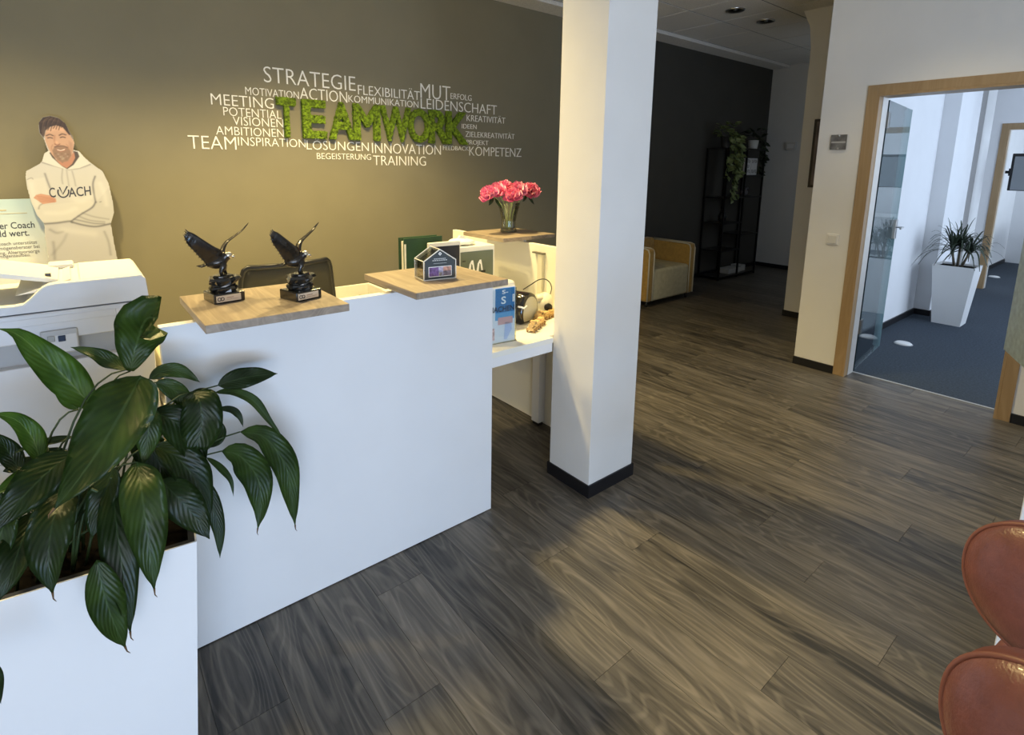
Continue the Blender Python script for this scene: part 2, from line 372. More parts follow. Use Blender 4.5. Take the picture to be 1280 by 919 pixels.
# office
struct('floor_office', box(NB(), 4.59,9.35,-3.1,1.65,-.1,.0), m_carpet, 'dark blue-grey carpet of the office behind the glass door', 'carpet')
struct('floor_far_office', box(NB(), 9.35,12.5,-3.1,1.8,-.1,.0), m_carpet, 'dark carpet of the room behind the second door', 'carpet')
b=NB(); prism(b, [(-3.1,0),(.62,0),(.62,2.08),(1.49,2.08),(1.49,0),(1.65,0),(1.65,HC),(-3.1,HC)], 0, 9.35, 9.48)
struct('wall_office_end', b, m_office, 'white office wall with the second oak framed doorway', 'wall')
struct('wall_office_pillar', box(NB(), 7.08,7.55,1.51,1.65,0,HC), m_office, 'white pillar on the office wall left of the planter', 'wall')
struct('ceiling_office', box(NB(), 4.585,12.6,-3.1,1.8,2.95,3.0), m_office, 'white ceiling of the offices', 'ceiling')
struct('baseboard_office', box(NB(), 4.6,9.35,1.636,1.65,0,.06), m_base, 'black skirting on the office wall', 'baseboard')
struct('baseboard_pillar', box(NB(), 7.066,7.564,1.496,1.636,0,.06), m_base, 'black skirting around the office pillar', 'baseboard')
struct('wall_far_office_left', box(NB(), 9.48,12.5,1.76,1.86,0,2.95), m_office, 'white side wall in the far room with the screen', 'wall')
struct('wall_far_office_end', box(NB(), 12.5,12.6,-3.1,1.86,0,2.95), m_office, 'white end wall of the far room', 'wall')
struct('baseboard_far_office', box(NB(), 9.48,12.486,1.746,1.76,0,.06), m_base, 'dark skirting in the far room', 'baseboard')

# door 1 : oak frame, glass leaf
d1 = thing('door_1', 'oak framed doorway with an open clear glass leaf to the office', 'door', (XD,.965,0), kind='structure')
FW=.062
def casing(parent, y0, y1, zt, x, dx=.012, depth=.16, m=m_frame):
    for nm,(a,b_) in {'left_jamb':(y1,y1+FW),'right_jamb':(y0-FW,y0)}.items():
        b=NB(); box(b, x-dx,x,a,b_,0,zt+FW,.002); obj('casing',b,m,parent,world=True)
    b=NB(); box(b, x-dx,x,y0,y1,zt,zt+FW,.002); obj('casing_head',b,m,parent,world=True)
    for a,b_ in ((y1-.014,y1),(y0,y0+.014)):
        b=NB(); box(b, x-dx,x+depth,a,b_,0,zt); obj('jamb_lining',b,m_frame if m is m_frame else m,parent,world=True)
        b=NB(); c=(a+b_)/2; s=-1 if a>1 else 1; box(b, x+.055,x+depth-.002,c+s*.007-.004 ,c+s*.007+.006,0,zt-.014); obj('door_seal',b,m_pale,parent,world=True)
    b=NB(); box(b, x-dx,x+depth,y0+.014,y1-.014,zt-.014,zt); obj('head_lining',b,m,parent,world=True)
casing(d1, DY0, DY1, DZ, XD)
lf = bpy.data.objects.new('door_leaf',None)
b=NB(); box(b, 0,.86,-.005,.005,.008,2.01,.001,1)
leaf=obj('glass_leaf', b, m_glass, d1); ang=math.radians(6)
leaf.location=(4.60-XD,1.385-.965,0); leaf.rotation_euler=(0,0,ang)
b=NB(); box(b,.0,.003,-.006,.006,.008,2.01); obj('glass_edge',b,mat('dark_glass_edge',(.02,.05,.06),.2),leaf)
b=NB(); box(b,.858,.861,-.0055,.0055,.008,2.01); obj('glass_edge',b,mat('pale_glass_edge',(.35,.5,.52),.2),leaf)
for hz in (.30,1.82):
    b=NB(); box(b,-.01,.05,-.014,.014,hz,hz+.11,.003); obj('hinge',b,mat('dark_hinge_metal',(.22,.22,.21),.35,metal=.9),leaf)
b=NB(); box(b,.78,.845,-.016,.016,.96,1.12,.004); lk=obj('lock_case',b,m_steel,leaf)
b=NB()
for s in (-1,1): tube(b,[(.80,s*.012,1.06),(.80,s*.055,1.06),(.79,s*.062,1.06),(.69,s*.062,1.058)],.008,10)
obj('lever_handle',b,m_steel,leaf,True)
# door 2
d2 = thing('door_2', 'second oak framed doorway at the far end of the office', 'door', (9.35,1.055,0), kind='structure')
casing(d2, .62, 1.49, 2.06, 9.35, depth=.13)

# dark joint between vinyl and carpet
struct('trim_1', box(NB(), 4.575,4.597,DY0,DY1,-.002,.003), m_prng, 'thin metal threshold strip between vinyl and carpet', 'threshold strip')

# ---------------------------------------------------------------- wall furniture
def plate(name,label,cat,x,y0,y1,z0,z1,m,th=.008,bev=.002):
    return tag(obj(name, box(NB(),x-th,x,y0,y1,z0,z1,bev), m), label, cat)
sw=thing('light_switch','white square light switch beside the oak door frame','switch',(XD,1.572,1.015))
b=NB(); box(b,-.008,0,-.041,.041,-.041,.041,.003); obj('switch_plate',b,m_white,sw)
b=NB(); box(b,-.013,-.006,-.030,.030,-.030,.030,.003); obj('rocker',b,mat('switch_rocker',(.66,.64,.60),.4),sw)
sg=thing('door_sign','small square glass and grey door sign on steel pins','sign',(XD,1.607,1.72))
b=NB(); box(b,-.016,-.010,-.052,.052,-.053,.053,.001); obj('sign_plate',b,mat('sign_grey',(.16,.155,.15),.2,nscale=18,namt=.5),sg)
b=NB(); box(b,-.0175,-.016,-.046,.046,-.006,.006); obj('sign_line',b,mat('sign_light_band',(.42,.41,.39),.3),sg)
for dz in (-.045,.045):
    b=NB(); cyl(b,(-.022,0,dz),(0,0,dz),.007,14); obj('steel_pin',b,m_steel,sg,True)
pf=thing('picture_frame','dark framed picture hanging on the wall pier behind the door wall','picture',(5.836,2.15,1.68))
b=NB(); box(b,-.03,0,-.20,.20,-.33,.33,.003); obj('frame',b,mat('dark_frame_wood',(.03,.022,.02),.35),pf)
b=NB(); box(b,-.0315,-.029,-.175,.175,-.305,.305); obj('print',b,mat('picture_print',(.13,.10,.10),.3,nscale=5,namt=.4),pf)
wb=thing('wall_unit','pale box shaped control unit on the end wall','wall unit',(XF,3.80,1.87))
b=NB(); box(b,-.05,0,-.10,.04,-.055,.055,.006); obj('housing',b,mat('wall_unit_grey',(.5,.5,.5),.5),wb)
b=NB(); box(b,-.054,-.048,-.08,.02,-.03,.03,.002); obj('cover',b,m_far,wb)

# ---------------------------------------------------------------- slogan lettering
m_letw = mat('white_vinyl_letter', (.95,.94,.90), .6)
def U(u,v): return (220+u/2.844, 70+v/2.844)
words=[('STRATEGIE',313,637,37,92,'top line, largest word'),('MOTIVATION',247,436,110,137,''),('ACTION',441,608,112,152,''),('FLEXIBILITÄT',647,866,103,136,''),
('MUT',869,975,97,148,''),('ERFOLG',976,1050,132,152,''),('MEETING',125,347,133,172,''),('KOMMUNIKATION',613,861,139,163,''),('LEIDENSCHAFT',870,1140,150,186,''),
('POTENTIAL',169,374,181,211,''),('VISIONEN',203,381,215,245,''),('AMBITIONEN',143,383,249,279,''),('TEAM',45,215,282,329,''),('INSPIRATION',221,460,288,318,''),
('LÖSUNGEN',465,685,300,332,''),('INNOVATION',697,941,309,345,''),('KREATIVITÄT',1033,1170,209,231,''),('IDEEN',1016,1068,241,257,''),('ZIELEKREATIVITÄT',1029,1203,268,287,''),
('PROJEKT',1033,1110,298,314,''),('FEEDBACK',949,1040,319,334,''),('KOMPETENZ',1042,1227,322,354,''),('BEGEISTERUNG',501,693,345,366,''),('TRAINING',701,888,354,388,'')]
for wd,u0,u1,v0,v1,_ in words:
    a=px(*U(u0,v1),1,YW); t=px(*U(u0,v0),1,YW); c=px(*U(u1,v1),1,YW)
    o=fit_text(wd, a.x, c.x, a.z, t.z-a.z, YW, m_letw, 'wall_lettering', offset=-.012, extrude=.5, depth=.002)
    tag(o, 'white wall lettering reading '+wd+' on the taupe wall', 'lettering', 'white slogan words on the taupe wall')
# TEAMWORK in moss: each letter a relief of its own
m_moss=mat('green_moss', (.125,.20,.010), .9, nscale=45, namt=.75, bump=1.0, bscale=140)
m_mossd=mat('moss_backing', (.02,.02,.008), .9)
tw=thing('moss_lettering','large green moss letters spelling TEAMWORK in the middle of the slogan','lettering',(2.08,YW,1.85))
xa=px(*U(358,290),1,YW).x; xb=px(*U(1033,300),1,YW).x
zb=1.716; zt=1.998
edges=[(358,425),(447,530),(540,632),(627,720),(722,830),(822,897),(894,967),(955,1033)]
for ch,(u0,u1) in zip('TEAMWORK',edges):
    x0=px(*U(u0,250),1,YW).x; x1=px(*U(u1,250),1,YW).x
    me=textmesh(ch,.5,.030,4); xs=[v.co.x for v in me.vertices]; ys=[v.co.y for v in me.vertices]
    a,b_,c,d=min(xs),max(xs),min(ys),max(ys)
    for v in me.vertices: v.co=Vector((x0+(v.co.x-a)/(b_-a)*(x1-x0), YW-.004-(v.co.z+.5)*.035, zb+(v.co.y-c)/(d-c)*(zt-zb)))
    o=obj('letter',me,m_moss,tw,world=True)
    md=o.modifiers.new('r','REMESH'); md.mode='VOXEL'; md.voxel_size=.0048
    dg=bpy.context.evaluated_depsgraph_get(); dg.update(); me2=bpy.data.meshes.new_from_object(o.evaluated_get(dg)); o.modifiers.clear(); o.data=me2
    me2.name='letter'
    for v in me2.vertices:
        n=v.normal; p=v.co; k=noise.noise(p*75)*.007+noise.noise(p*190)*.004
        if v.co.y<-.006: v.co=p+n*k
    if not me2.materials: me2.materials.append(m_moss)

# ---------------------------------------------------------------- reception desk
ZP, YP = 1.065, 1.736
rd=thing('reception_desk','white reception desk with tall front panel and oak display boards','desk',(1.1,1.95,0))
b=NB(); box(b,.165,1.356,YP,YP+.034,0.003,ZP,.0015,1); obj('front_panel',b,m_lam,rd,world=True)
b=NB(); prism(b,[(.185,1.772),(1.752,1.772),(1.752,1.805),(2.108,1.805),(2.108,3.17),(1.55,3.17),(1.55,2.38),(.185,2.38)],2,.695,.72); obj('desktop',b,m_lamint,rd,world=True)
b=NB(); box(b,1.36,1.750,1.776,1.796,.650,.694); obj('apron',b,m_lam,rd,world=True)
b=NB(); box(b,2.110,2.140,1.83,3.17,0.003,1.08,.0015,1); obj('side_panel',b,m_lamint,rd,world=True)
b=NB(); box(b,2.06,2.108,2.19,2.25,.02,.694); obj('leg',b,m_lam,rd,world=True)
b=NB(); box(b,2.065,2.10,2.195,2.245,0,.02); obj('leg',b,m_black,rd,world=True)
b=NB(); box(b,.21,.25,1.80,2.36,.002,.694); obj('leg',b,m_lam,rd,world=True)
b=NB(); box(b,2.090,2.109,2.225,2.262,.72,1.03); dc=obj('cable_duct',b,mat('cable_duct_cream',(.62,.60,.50),.5),rd,world=True)
b=NB(); box(b,2.086,2.1095,2.215,2.305,1.03,1.038); obj('duct_cap',b,mat('duct_cap_grey',(.12,.11,.09),.5),dc,world=True)
for (x0,x1,y0,y1,zb_) in ((.247,.640,1.528,1.928,1.083),(.872,1.266,1.528,1.928,1.083),(1.925,2.335,2.372,2.772,1.095)):
    b=NB(); box(b,x0,x1,y0,y1,zb_,zb_+.023,.0012,1); bd=obj('display_board',b,m_oak,rd,world=True)
    zl=ZP if y0<2 else 1.08
    for fx,fy in (((x0+.03),1.752),((x1-.05),1.752)) if y0<2 else ((2.125,y0+.06),(2.125,y1-.06)):
        b=NB(); box(b,fx,fx+.035,fy-.012,fy+.012,zl,zb_,.001,1) if y0<2 else box(b,fx-.012,fx+.012,fy-.017,fy+.017,zl,zb_); obj('spacer',b,m_pale,bd,world=True)

# low open storage cabinet behind the desk
t=thing('storage_cabinet','low white open-topped storage cabinet behind the reception desk','cabinet',(1.4,3.42,0))
for nm,a in {'side_panel':[(1.68,1.70,3.15,3.68,0,.66),(1.10,1.12,3.15,3.68,0,.66)],'back_panel':[(1.12,1.68,3.66,3.68,0,.66)],'shelf':[(1.12,1.68,3.15,3.66,.30,.32)],'bottom_panel':[(1.12,1.68,3.15,3.66,.02,.04)],'front_panel':[(1.12,1.68,3.15,3.17,0,.60)]}.items():
    for q in a:
        b=NB(); box(b,*q,.001,1); obj(nm,b,m_lamint,t,world=True)
b=NB(); box(b,1.58,1.665,3.22,3.6,.32,.60,.003); tag(obj('hanging_file',b,mat('file_grey',(.35,.33,.28),.6)),'grey hanging file box inside the white open cabinet','file box')

# ---------------------------------------------------------------- eagles
def eagle(loc, rot, label):
    t=thing('eagle_trophy',label,'trophy',loc,rot,'bronze eagle trophies on the reception desk')
    b=NB(); box(b,-.045,.045,-.045,.045,0,.030,.0025); pl=obj('plinth',b,m_marble,t)
    b=NB(); box(b,-.039,.032,-.0475,-.0448,.005,.025,.0005,1); nm=obj('name_plate',b,mat('brass_plate',(.62,.52,.40),.4,metal=.3),t)
    # round emblem and two lines of engraving
    me=NB()
    for s in (-1,1):
        pts=[(-.0265+s*.0045+.0045*math.cos(a),-.0482,.015+.0048*math.sin(a)) for a in [2*PI*k/14 for k in range(15)]]
        tube(me,pts,.0011,6)
    obj('emblem',me,m_black,nm)
    b=NB(); box(b,-.010,.010,-.0482,-.0474,.0165,.0180); box(b,-.010,.024,-.0482,-.0474,.0115,.0122); obj('engraving',b,mat('engraving_brown',(.25,.12,.07),.5),nm)
    # rock: stacked irregular slabs
    b=NB()
    for (z0,z1,r0,r1,sd) in ((.030,.046,.036,.039,1),(.044,.056,.033,.036,5),(.054,.074,.040,.047,2),(.072,.080,.030,.027,3)):
        n=14; A=[];B=[];C=[]
        for k in range(n):
            a=2*PI*k/n; q=1+.22*noise.noise(Vector((math.cos(a)*1.5,math.sin(a)*1.5,sd*3.1))); q2=1+.30*noise.noise(Vector((math.cos(a)*2,math.sin(a)*2,sd*7.7)))
            A.append(b.verts.new((r0*q*math.cos(a),r0*q*.9*math.sin(a),z0))); B.append(b.verts.new((r1*q2*1.04*math.cos(a),r1*q2*.92*math.sin(a),z0+(z1-z0)*.6+.002*math.sin(3*a+sd)))); C.append(b.verts.new((r1*q2*.93*math.cos(a),r1*q2*.83*math.sin(a),z1)))
        b.faces.new(A[::-1]); b.faces.new(C)
        for X,Y in ((A,B),(B,C)):
            for k in range(n): b.faces.new((X[k],X[(k+1)%n],Y[(k+1)%n],Y[k]))
    obj('rock',b,m_marble,t)
    # body: one surface from tail to neck
    ax=[(-.040,.012,.118),(-.026,.008,.120),(-.010,.004,.122),(.002,.0,.128),(.010,-.002,.136),(.016,-.004,.141)]
    b=NB(); tube(b,spline(ax,4),[.0045+.0165*math.sin(min(1,(i+1.5)/15)*PI*.78) for i in range(21)],12)
    for v in b.verts: v.co.z -= .002
    bd=obj('body',b,m_bronze,t,True)
    b=NB(); ellipsoid(b,(.019,-.006,.139),(.0125,.0105,.0110),14,10)
    tube(b,[(.026,-.008,.137),(.034,-.010,.134),(.0365,-.0105,.128)],[.0055,.0038,.0010],8); obj('head',b,m_bronzeh,t,True)
    b=NB()   # tail fan
    for k in range(5):
        a=(k-2)*.16; tube(b,[(-.034,.010+.001*(k-2),.118),(-.050,.012+.050*a*.5,.114-.001*abs(k-2)),(-.062,.013+.09*a*.6,.110)],[.004,.0035,.001],6)
    obj('tail',b,m_bronze,t,True)
    b=NB()
    for s in (-1,1):
        tube(b,[(.000,s*.010,.120),(.004+s*.006,s*.013,.103),(.001+s*.010,s*.014,.090),(.004+s*.011,s*.014,.079)],[.0120,.0105,.0062,.0045],8)
        for f in (-1,0,1): tube(b,[(.004+s*.007,s*.012,.080),(.013+s*.007,s*.012+f*.006,.079),(.017+s*.007,s*.012+f*.008,.076)],[.003,.0022,.0006],6)
    obj('legs',b,m_bronze,t,True)
    # wings: rows of (leading edge point, trailing edge point)
    def wing(L,T,nm,fing):
        b=NB(); Ls=spline(L,5); Ts=spline(T,5); n=len(Ls); m=7; rows=[]
        for side in (0,1):
            g=[]
            for i in range(n):
                a,c=Ls[i],Ts[i]; sp=c-a; nr=(Ls[min(i+1,n-1)]-Ls[max(i-1,0)]).cross(sp).normalized(); r=[]
                for k in range(m):
                    q=k/(m-1); th=(.0034*(1-i/n)+.0010)*math.sin(PI*min(1,q*.9+.08)); rip=.0009*math.sin(i*1.9)*q
                    r.append(b.verts.new(a+sp*q+nr*((th if side==0 else -th)+rip+.004*math.sin(PI*q)*(1-i/n))))
                g.append(r)
            rows.append(g)
        for side,g in enumerate(rows):
            for i in range(n-1):
                for k in range(m-1):
                    f=(g[i][k],g[i+1][k],g[i+1][k+1],g[i][k+1]); b.faces.new(f if side==0 else f[::-1])
        A,B=rows
        for i in range(n-1):
            b.faces.new((A[i+1][0],A[i][0],B[i][0],B[i+1][0])); b.faces.new((A[i][m-1],A[i+1][m-1],B[i+1][m-1],B[i][m-1]))
        for k in range(m-1): b.faces.new((A[0][k],A[0][k+1],B[0][k+1],B[0][k])); b.faces.new((A[-1][k+1],A[-1][k],B[-1][k],B[-1][k+1]))
        # primary feather fingers at the tip
        a,c=Ls[-1],Ts[-1]; dr=((Ls[-1]+Ts[-1])/2-(Ls[-4]+Ts[-4])/2).normalized()
        for f in range(fing):
            q=(f+.5)/fing; p=a.lerp(c,q); tube(b,[p-dr*.012,p,p+dr*(.012-.006*q)],[.0022,.0021,.0008],6)
        # trailing feather points
        for i in range(3,n-1,2):
            e=Ts[i]; dd=(Ts[i]-Ls[i]).normalized(); tube(b,[e-dd*.006,e+dd*.0035+dr*.002],[.0024,.0007],6)
        return obj(nm,b,m_bronze,t,True)
    wing([(.004,-.006,.142),(-.006,-.012,.160),(-.022,-.018,.170),(-.050,-.022,.192),(-.076,-.022,.214),(-.090,-.020,.222)],
         [(-.022,.000,.108),(-.040,.000,.116),(-.058,-.004,.136),(-.076,-.012,.160),(-.094,-.018,.184),(-.102,-.020,.206)],'wing',4)
    wing([(.012,.004,.142),(.018,.012,.158),(.032,.020,.176),(.058,.026,.192),(.082,.030,.208),(.094,.032,.222)],
         [(.004,.030,.132),(.012,.040,.148),(.028,.048,.168),(.056,.050,.186),(.080,.046,.204),(.093,.040,.218)],'wing',3)
    return t
eagle((.350,1.796,1.106), math.radians(8), 'dark bronze eagle trophy on marble plinth, left on the left oak board')
eagle((.548,1.688,1.106), math.radians(15), 'dark bronze eagle trophy on marble plinth, right on the left oak board')
b=NB(); box(b,.372,.402,1.835,1.850,1.1065,1.118,.001,1); tag(obj('label_card',b,mat('card_white',(.75,.73,.68),.5,nscale=180,namt=.5)),'small white card behind the left eagle trophy','card')

# ---------------------------------------------------------------- acrylic house box
h=thing('acrylic_house_box','small clear house-shaped box with dark printed front on the oak board','gift box',(1.062,1.715,1.106),math.radians(-9))
gw,gd,ge,ga=.064,.045,.070,.112      # half width, half depth, eave, apex
P=[(-gw,0),(gw,0),(gw,ge),(0,ga),(-gw,ge)]
b=NB(); prism(b,[(p[0]*.93,.003+p[1]*.955) for p in P],1,-gd-.001,-gd+.001); fp=obj('printed_front',b,mat('slate_print',(.050,.062,.066),.3),h)
b=NB(); prism(b,P,1,gd-.002,gd); obj('back_pane',b,m_acryl,h)
for s in (-1,1):
    b=NB(); box(b,s*gw-.001,s*gw+.001,-gd,gd,0,ge); obj('side_pane',b,m_acryl,h)
    b=NB(); prism(b,[(s*gw,ge),(0,ga),(0,ga-.003),(s*gw,ge-.003)],1,-gd,gd); obj('roof_pane',b,m_acryl,h)
b=NB()
for y in (-gd,gd):
    for a_,c_ in zip(P,P[1:]+P[:1]): cyl(b,(a_[0],y,a_[1]+.001),(c_[0],y,c_[1]+.001),.0019,6)
for p in P: cyl(b,(p[0],-gd,p[1]+.001),(p[0],gd,p[1]+.001),.0017,6)
obj('edge_trim',b,mat('acrylic_edge',(.80,.80,.76),.25),h)
m_pr=mat('photo_print_violet',(.16,.09,.22),.4,nscale=45,namt=.6)
b=NB(); box(b,-.046,.046,-gd-.0022,-gd-.001,.012,.050); fr=obj('picture_border',b,m_letw,h)
for (x0,x1,z0,z1,c) in ((-.044,-.006,.014,.048,(.15,.08,.22)),(-.006,.012,.014,.048,(.42,.38,.50)),(.012,.044,.032,.048,(.45,.24,.18)),(.012,.044,.014,.032,(.16,.12,.14)),(-.004,.010,.014,.028,(.50,.36,.12))):
    b=NB(); box(b,x0,x1,-gd-.0026,-gd-.0021,z0,z1); obj('picture_field',b,mat('print_field',c,.4,nscale=90,namt=.5),fr)
b=NB()
for z,x in ((.077,.024),(.071,.030),(.061,.026)):
    n=7 if z!=.061 else 1
    for k in range(n):
        a=-x+2*x*k/n; box(b,a,a+2*x/n*(.75 if n>1 else 1),-gd-.0018,-gd-.001,z,z+(.0032 if n>1 else .001))
obj('lettering',b,mat('print_light',(.55,.57,.56),.5),h)
b=NB(); prism(b,[(0,.104),(.007,.097),(0,.090),(-.007,.097)],1,-gd-.002,-gd-.001); lg=obj('emblem',b,m_letw,h)
b=NB(); prism(b,[(0,.100),(.003,.097),(0,.094),(-.003,.097)],1,-gd-.0026,-gd-.002); obj('emblem_core',b,mat('slate_print_core',(.05,.06,.066),.3),lg)
sweet=None
for k in range(44):
    x=random.uniform(-gw+.012,gw-.012); y=random.uniform(-gd+.014,gd-.012); z=.010+.013*(k//8)
    if z>ge-.012: x*=.5
    c=[(.75,.55,.18),(.85,.80,.68),(.42,.20,.07)][k%3]
    b=NB(); ellipsoid(b,(0,0,0),(.010,.009,.008),8,6)
    for s in (-1,1): tube(b,[(s*.009,0,0),(s*.015,0,.002)],[.002,.005],6)
    o=obj('wrapped_sweet',b,mat('foil_%d'%(k%3),c,.3,metal=.3) if k<3 else bpy.data.materials['foil_%d'%(k%3)],None,True)
    o.location=Matrix.Translation(h.location)@Matrix.Rotation(math.radians(-9),4,'Z')@Vector((x,y,z)); o.rotation_euler=(random.random(),random.random(),random.random()*6)
    tag(o,['gold wrapped sweet inside the clear house box','cream wrapped sweet inside the clear house box','brown wrapped sweet inside the clear house box'][k%3],'sweet',['gold sweets in the house box','cream sweets in the house box','brown sweets in the house box'][k%3])

# ---------------------------------------------------------------- things on the desk
ZD=.72
# office chair
ch=thing('office_chair','black office chair with wide backrest behind the reception desk','chair',(.74,2.62,0),math.radians(4))
b=NB(); pts=[]
n=14; m=8; g=[]
for i in range(n+1):
    q=i/n*2-1; r=[]
    for k in range(m+1):
        s=k/m; hw=.235-.045*s**2+.0; x=q*hw; z=.62+.46*s-.012*abs(q)**6; y=-.16+.05*(q*q)-.055*s
        r.append((x,y,z))
    g.append(r)
F=[[b.verts.new(p) for p in r] for r in g]; B=[[b.verts.new((p[0],p[1]+.018,p[2])) for p in r] for r in g]
for i in range(n):
    for k in range(m): b.faces.new((F[i][k],F[i+1][k],F[i+1][k+1],F[i][k+1])); b.faces.new((B[i][k],B[i][k+1],B[i+1][k+1],B[i+1][k]))
for i in range(n): b.faces.new((F[i][m],F[i+1][m],B[i+1][m],B[i][m])); b.faces.new((F[i][0],B[i][0],B[i+1][0],F[i+1][0]))
for k in range(m): b.faces.new((F[0][k],F[0][k+1],B[0][k+1],B[0][k])); b.faces.new((F[n][k],B[n][k],B[n][k+1],F[n][k+1]))
obj('backrest',b,mat('dark_chair_mesh',(.050,.047,.034),.75,bump=.3,bscale=400),ch,True)
rim=[g[0][k] for k in range(0,m+1,2)]+[g[i][m] for i in range(2,n-1,2)]+[g[n][k] for k in range(m,-1,-2)]
b=NB(); tube(b,spline([(p[0],p[1]+.008,p[2]+.002) for p in rim],3),.013,8); obj('backrest_rim',b,m_black,ch,True)
b=NB(); box(b,-.20,.20,-.02,.42,.44,.51,.03,3); obj('seat',b,mat('chair_fabric',(.02,.02,.02),.85),ch,True)
b=NB(); cyl(b,(0,.2,.12),(0,.2,.44),.028,14); cyl(b,(0,.2,.42),(0,-.11,.42),.018); tube(b,[(0,-.11,.42),(0,-.15,.5),(0,-.145,.7)],.018); obj('stem',b,m_black,ch,True)
for k in range(5):
    a=2*PI*k/5; b=NB(); tube(b,[(0,.2,.12),(.27*math.cos(a),.2+.27*math.sin(a),.075)],[.025,.015],8)
    f=obj('foot',b,m_black,ch,True); b=NB(); cyl(b,(.27*math.cos(a)-.02,.2+.27*math.sin(a),.028),(.27*math.cos(a)+.02,.2+.27*math.sin(a),.028),.028,14); obj('castor',b,m_black,f,True)

# green folder
t=thing('green_ring_binder','dark green ring binder standing upright behind the house box','binder',(1.39,2.36,ZD))
a=px(504,298,1,2.36); c=px(552,295,1,2.36)
b=NB(); box(b,a.x-1.39,c.x-1.39,-.006,.002,0,a.z-ZD-.002,.001,1); obj('cover',b,mat('dark_green_board',(.012,.055,.022),.5,nscale=9,namt=.2),t)
b=NB(); box(b,a.x-1.39,c.x-1.39,.045,.053,0,a.z-ZD-.002,.001,1); obj('cover',b,bpy.data.materials['dark_green_board'],t)
b=NB(); box(b,a.x-1.39+.001,a.x-1.39+.011,-.0075,-.006,.04,a.z-ZD-.03); obj('label_strip',b,mat('strip_white',(.80,.78,.66),.5),t)
b=NB(); box(b,a.x-1.39+.012,c.x-1.39-.006,.003,.044,.01,a.z-ZD-.02); obj('paper_block',b,mat('paper',(.75,.72,.62),.7),t)
# monitor with dark face
t=thing('desk_monitor','white cased monitor with dark screen behind the clear house box','monitor',(1.50,2.27,ZD),math.radians(-4))
b=NB(); box(b,-.125,.055,-.003,.022,.22,.425,.004); obj('casing',b,mat('monitor_white',(.66,.64,.60),.35),t)
b=NB(); box(b,-.118,.048,-.0045,-.003,.228,.405); obj('screen',b,mat('screen_dark',(.010,.012,.024),.12),t)
b=NB(); tube(b,[(-.04,.02,.30),(-.04,.05,.22),(-.04,.04,.02)],.012,8); obj('neck',b,m_steel,t,True)
b=NB(); box(b,-.12,.04,-.04,.11,0,.010,.003); obj('foot',b,m_steel,t)
t=thing('calculator','grey desk calculator standing on a slanted stand before the green binder','calculator',(1.30,2.20,ZD))
b=NB(); prism(b,[(-.04,.24),(.03,.28),(.035,.272),(-.035,.232)],1,-.05,.05); obj('case',b,mat('calculator_grey',(.34,.34,.30),.5),t)
b=NB(); box(b,-.006,.006,-.02,.02,0,.25); obj('stand',b,m_steel,t)
b=NB(); prism(b,[(-.035,.246),(.02,.277),(.021,.279),(-.034,.248)],1,-.04,.04); obj('key_field',b,mat('keys_pale',(.66,.63,.50),.5,nscale=200,namt=.5),t)
# sage green storage box with white case
t=thing('document_box','white document box with sage green front and big white M shape','box',(1.70,2.42,ZD),math.radians(-3))
a=px(571,310,1,2.42); c=px(617,304,1,2.42); hx=(c.x-a.x)/2; cx_=(a.x+c.x)/2-1.70; ztop=a.z-ZD
b=NB(); box(b,cx_-hx,cx_+hx,0,.26,0,ztop,.004); obj('case',b,mat('box_white',(.80,.78,.66),.5),t)
b=NB(); box(b,cx_-hx+.020,cx_+hx-.012,-.004,0,.01,ztop-.028,.001,1); sf=obj('front_panel',b,mat('sage_green',(.13,.155,.11),.55,nscale=6,namt=.08),t)
b=NB(); zc=ztop-.10
for x0 in (cx_-.028,cx_+.026):
    prism(b,[(x0-.028,zc-.05),(x0-.018,zc),(x0-.004,zc+.022),(x0+.006,zc+.022),(x0+.020,zc-.05),(x0+.008,zc-.05),(x0+.002,zc-.004),(x0-.006,zc+.004),(x0-.012,zc-.05)],1,-.006,-.004)
obj('emblem',b,m_letw,sf)
b=NB(); box(b,cx_-hx+.035,cx_-hx+.055,-.0055,-.004,ztop-.082,ztop-.076); box(b,cx_+.03,cx_+.06,-.0068,-.006,zc-.052,zc-.040); obj('print_mark',b,m_black,sf)
# soft white bag / tissue on top
t=thing('tissue_pack','crumpled white tissue pack lying on the document box','tissues',(1.72,2.50,ZD+ztop+.001))
b=NB(); bmesh.ops.create_icosphere(b,subdivisions=3,radius=1)
for v in b.verts:
    q=v.co.copy(); v.co=Vector((q.x*.085,q.y*.06,max(0,.016+q.z*.020)+0)); k=noise.noise(q*2.3)*.009; v.co.z=max(0,v.co.z+k)
obj('wrapper',b,mat('tissue_white',(.80,.78,.70),.7),t,True)
b=NB(); prism(b,[(-.03,.03),(-.012,.055),(.01,.05),(.028,.032),(.0,.036)],1,-.012,.004); obj('tissue',b,bpy.data.materials['tissue_white'],t)

# white flat router box
t=thing('white_device','low white rounded device behind the brochure stand','device',(1.63,2.13,ZD))
b=NB(); box(b,-.11,.115,-.09,.11,0,.235,.022,4); obj('case',b,mat('device_white',(.78,.76,.66),.4),t,True)
b=NB(); box(b,-.085,.09,-.092,-.089,.05,.056); obj('slot',b,m_prng,t)

m_navy2=mat('print_ink_navy',(.012,.02,.05),.5)
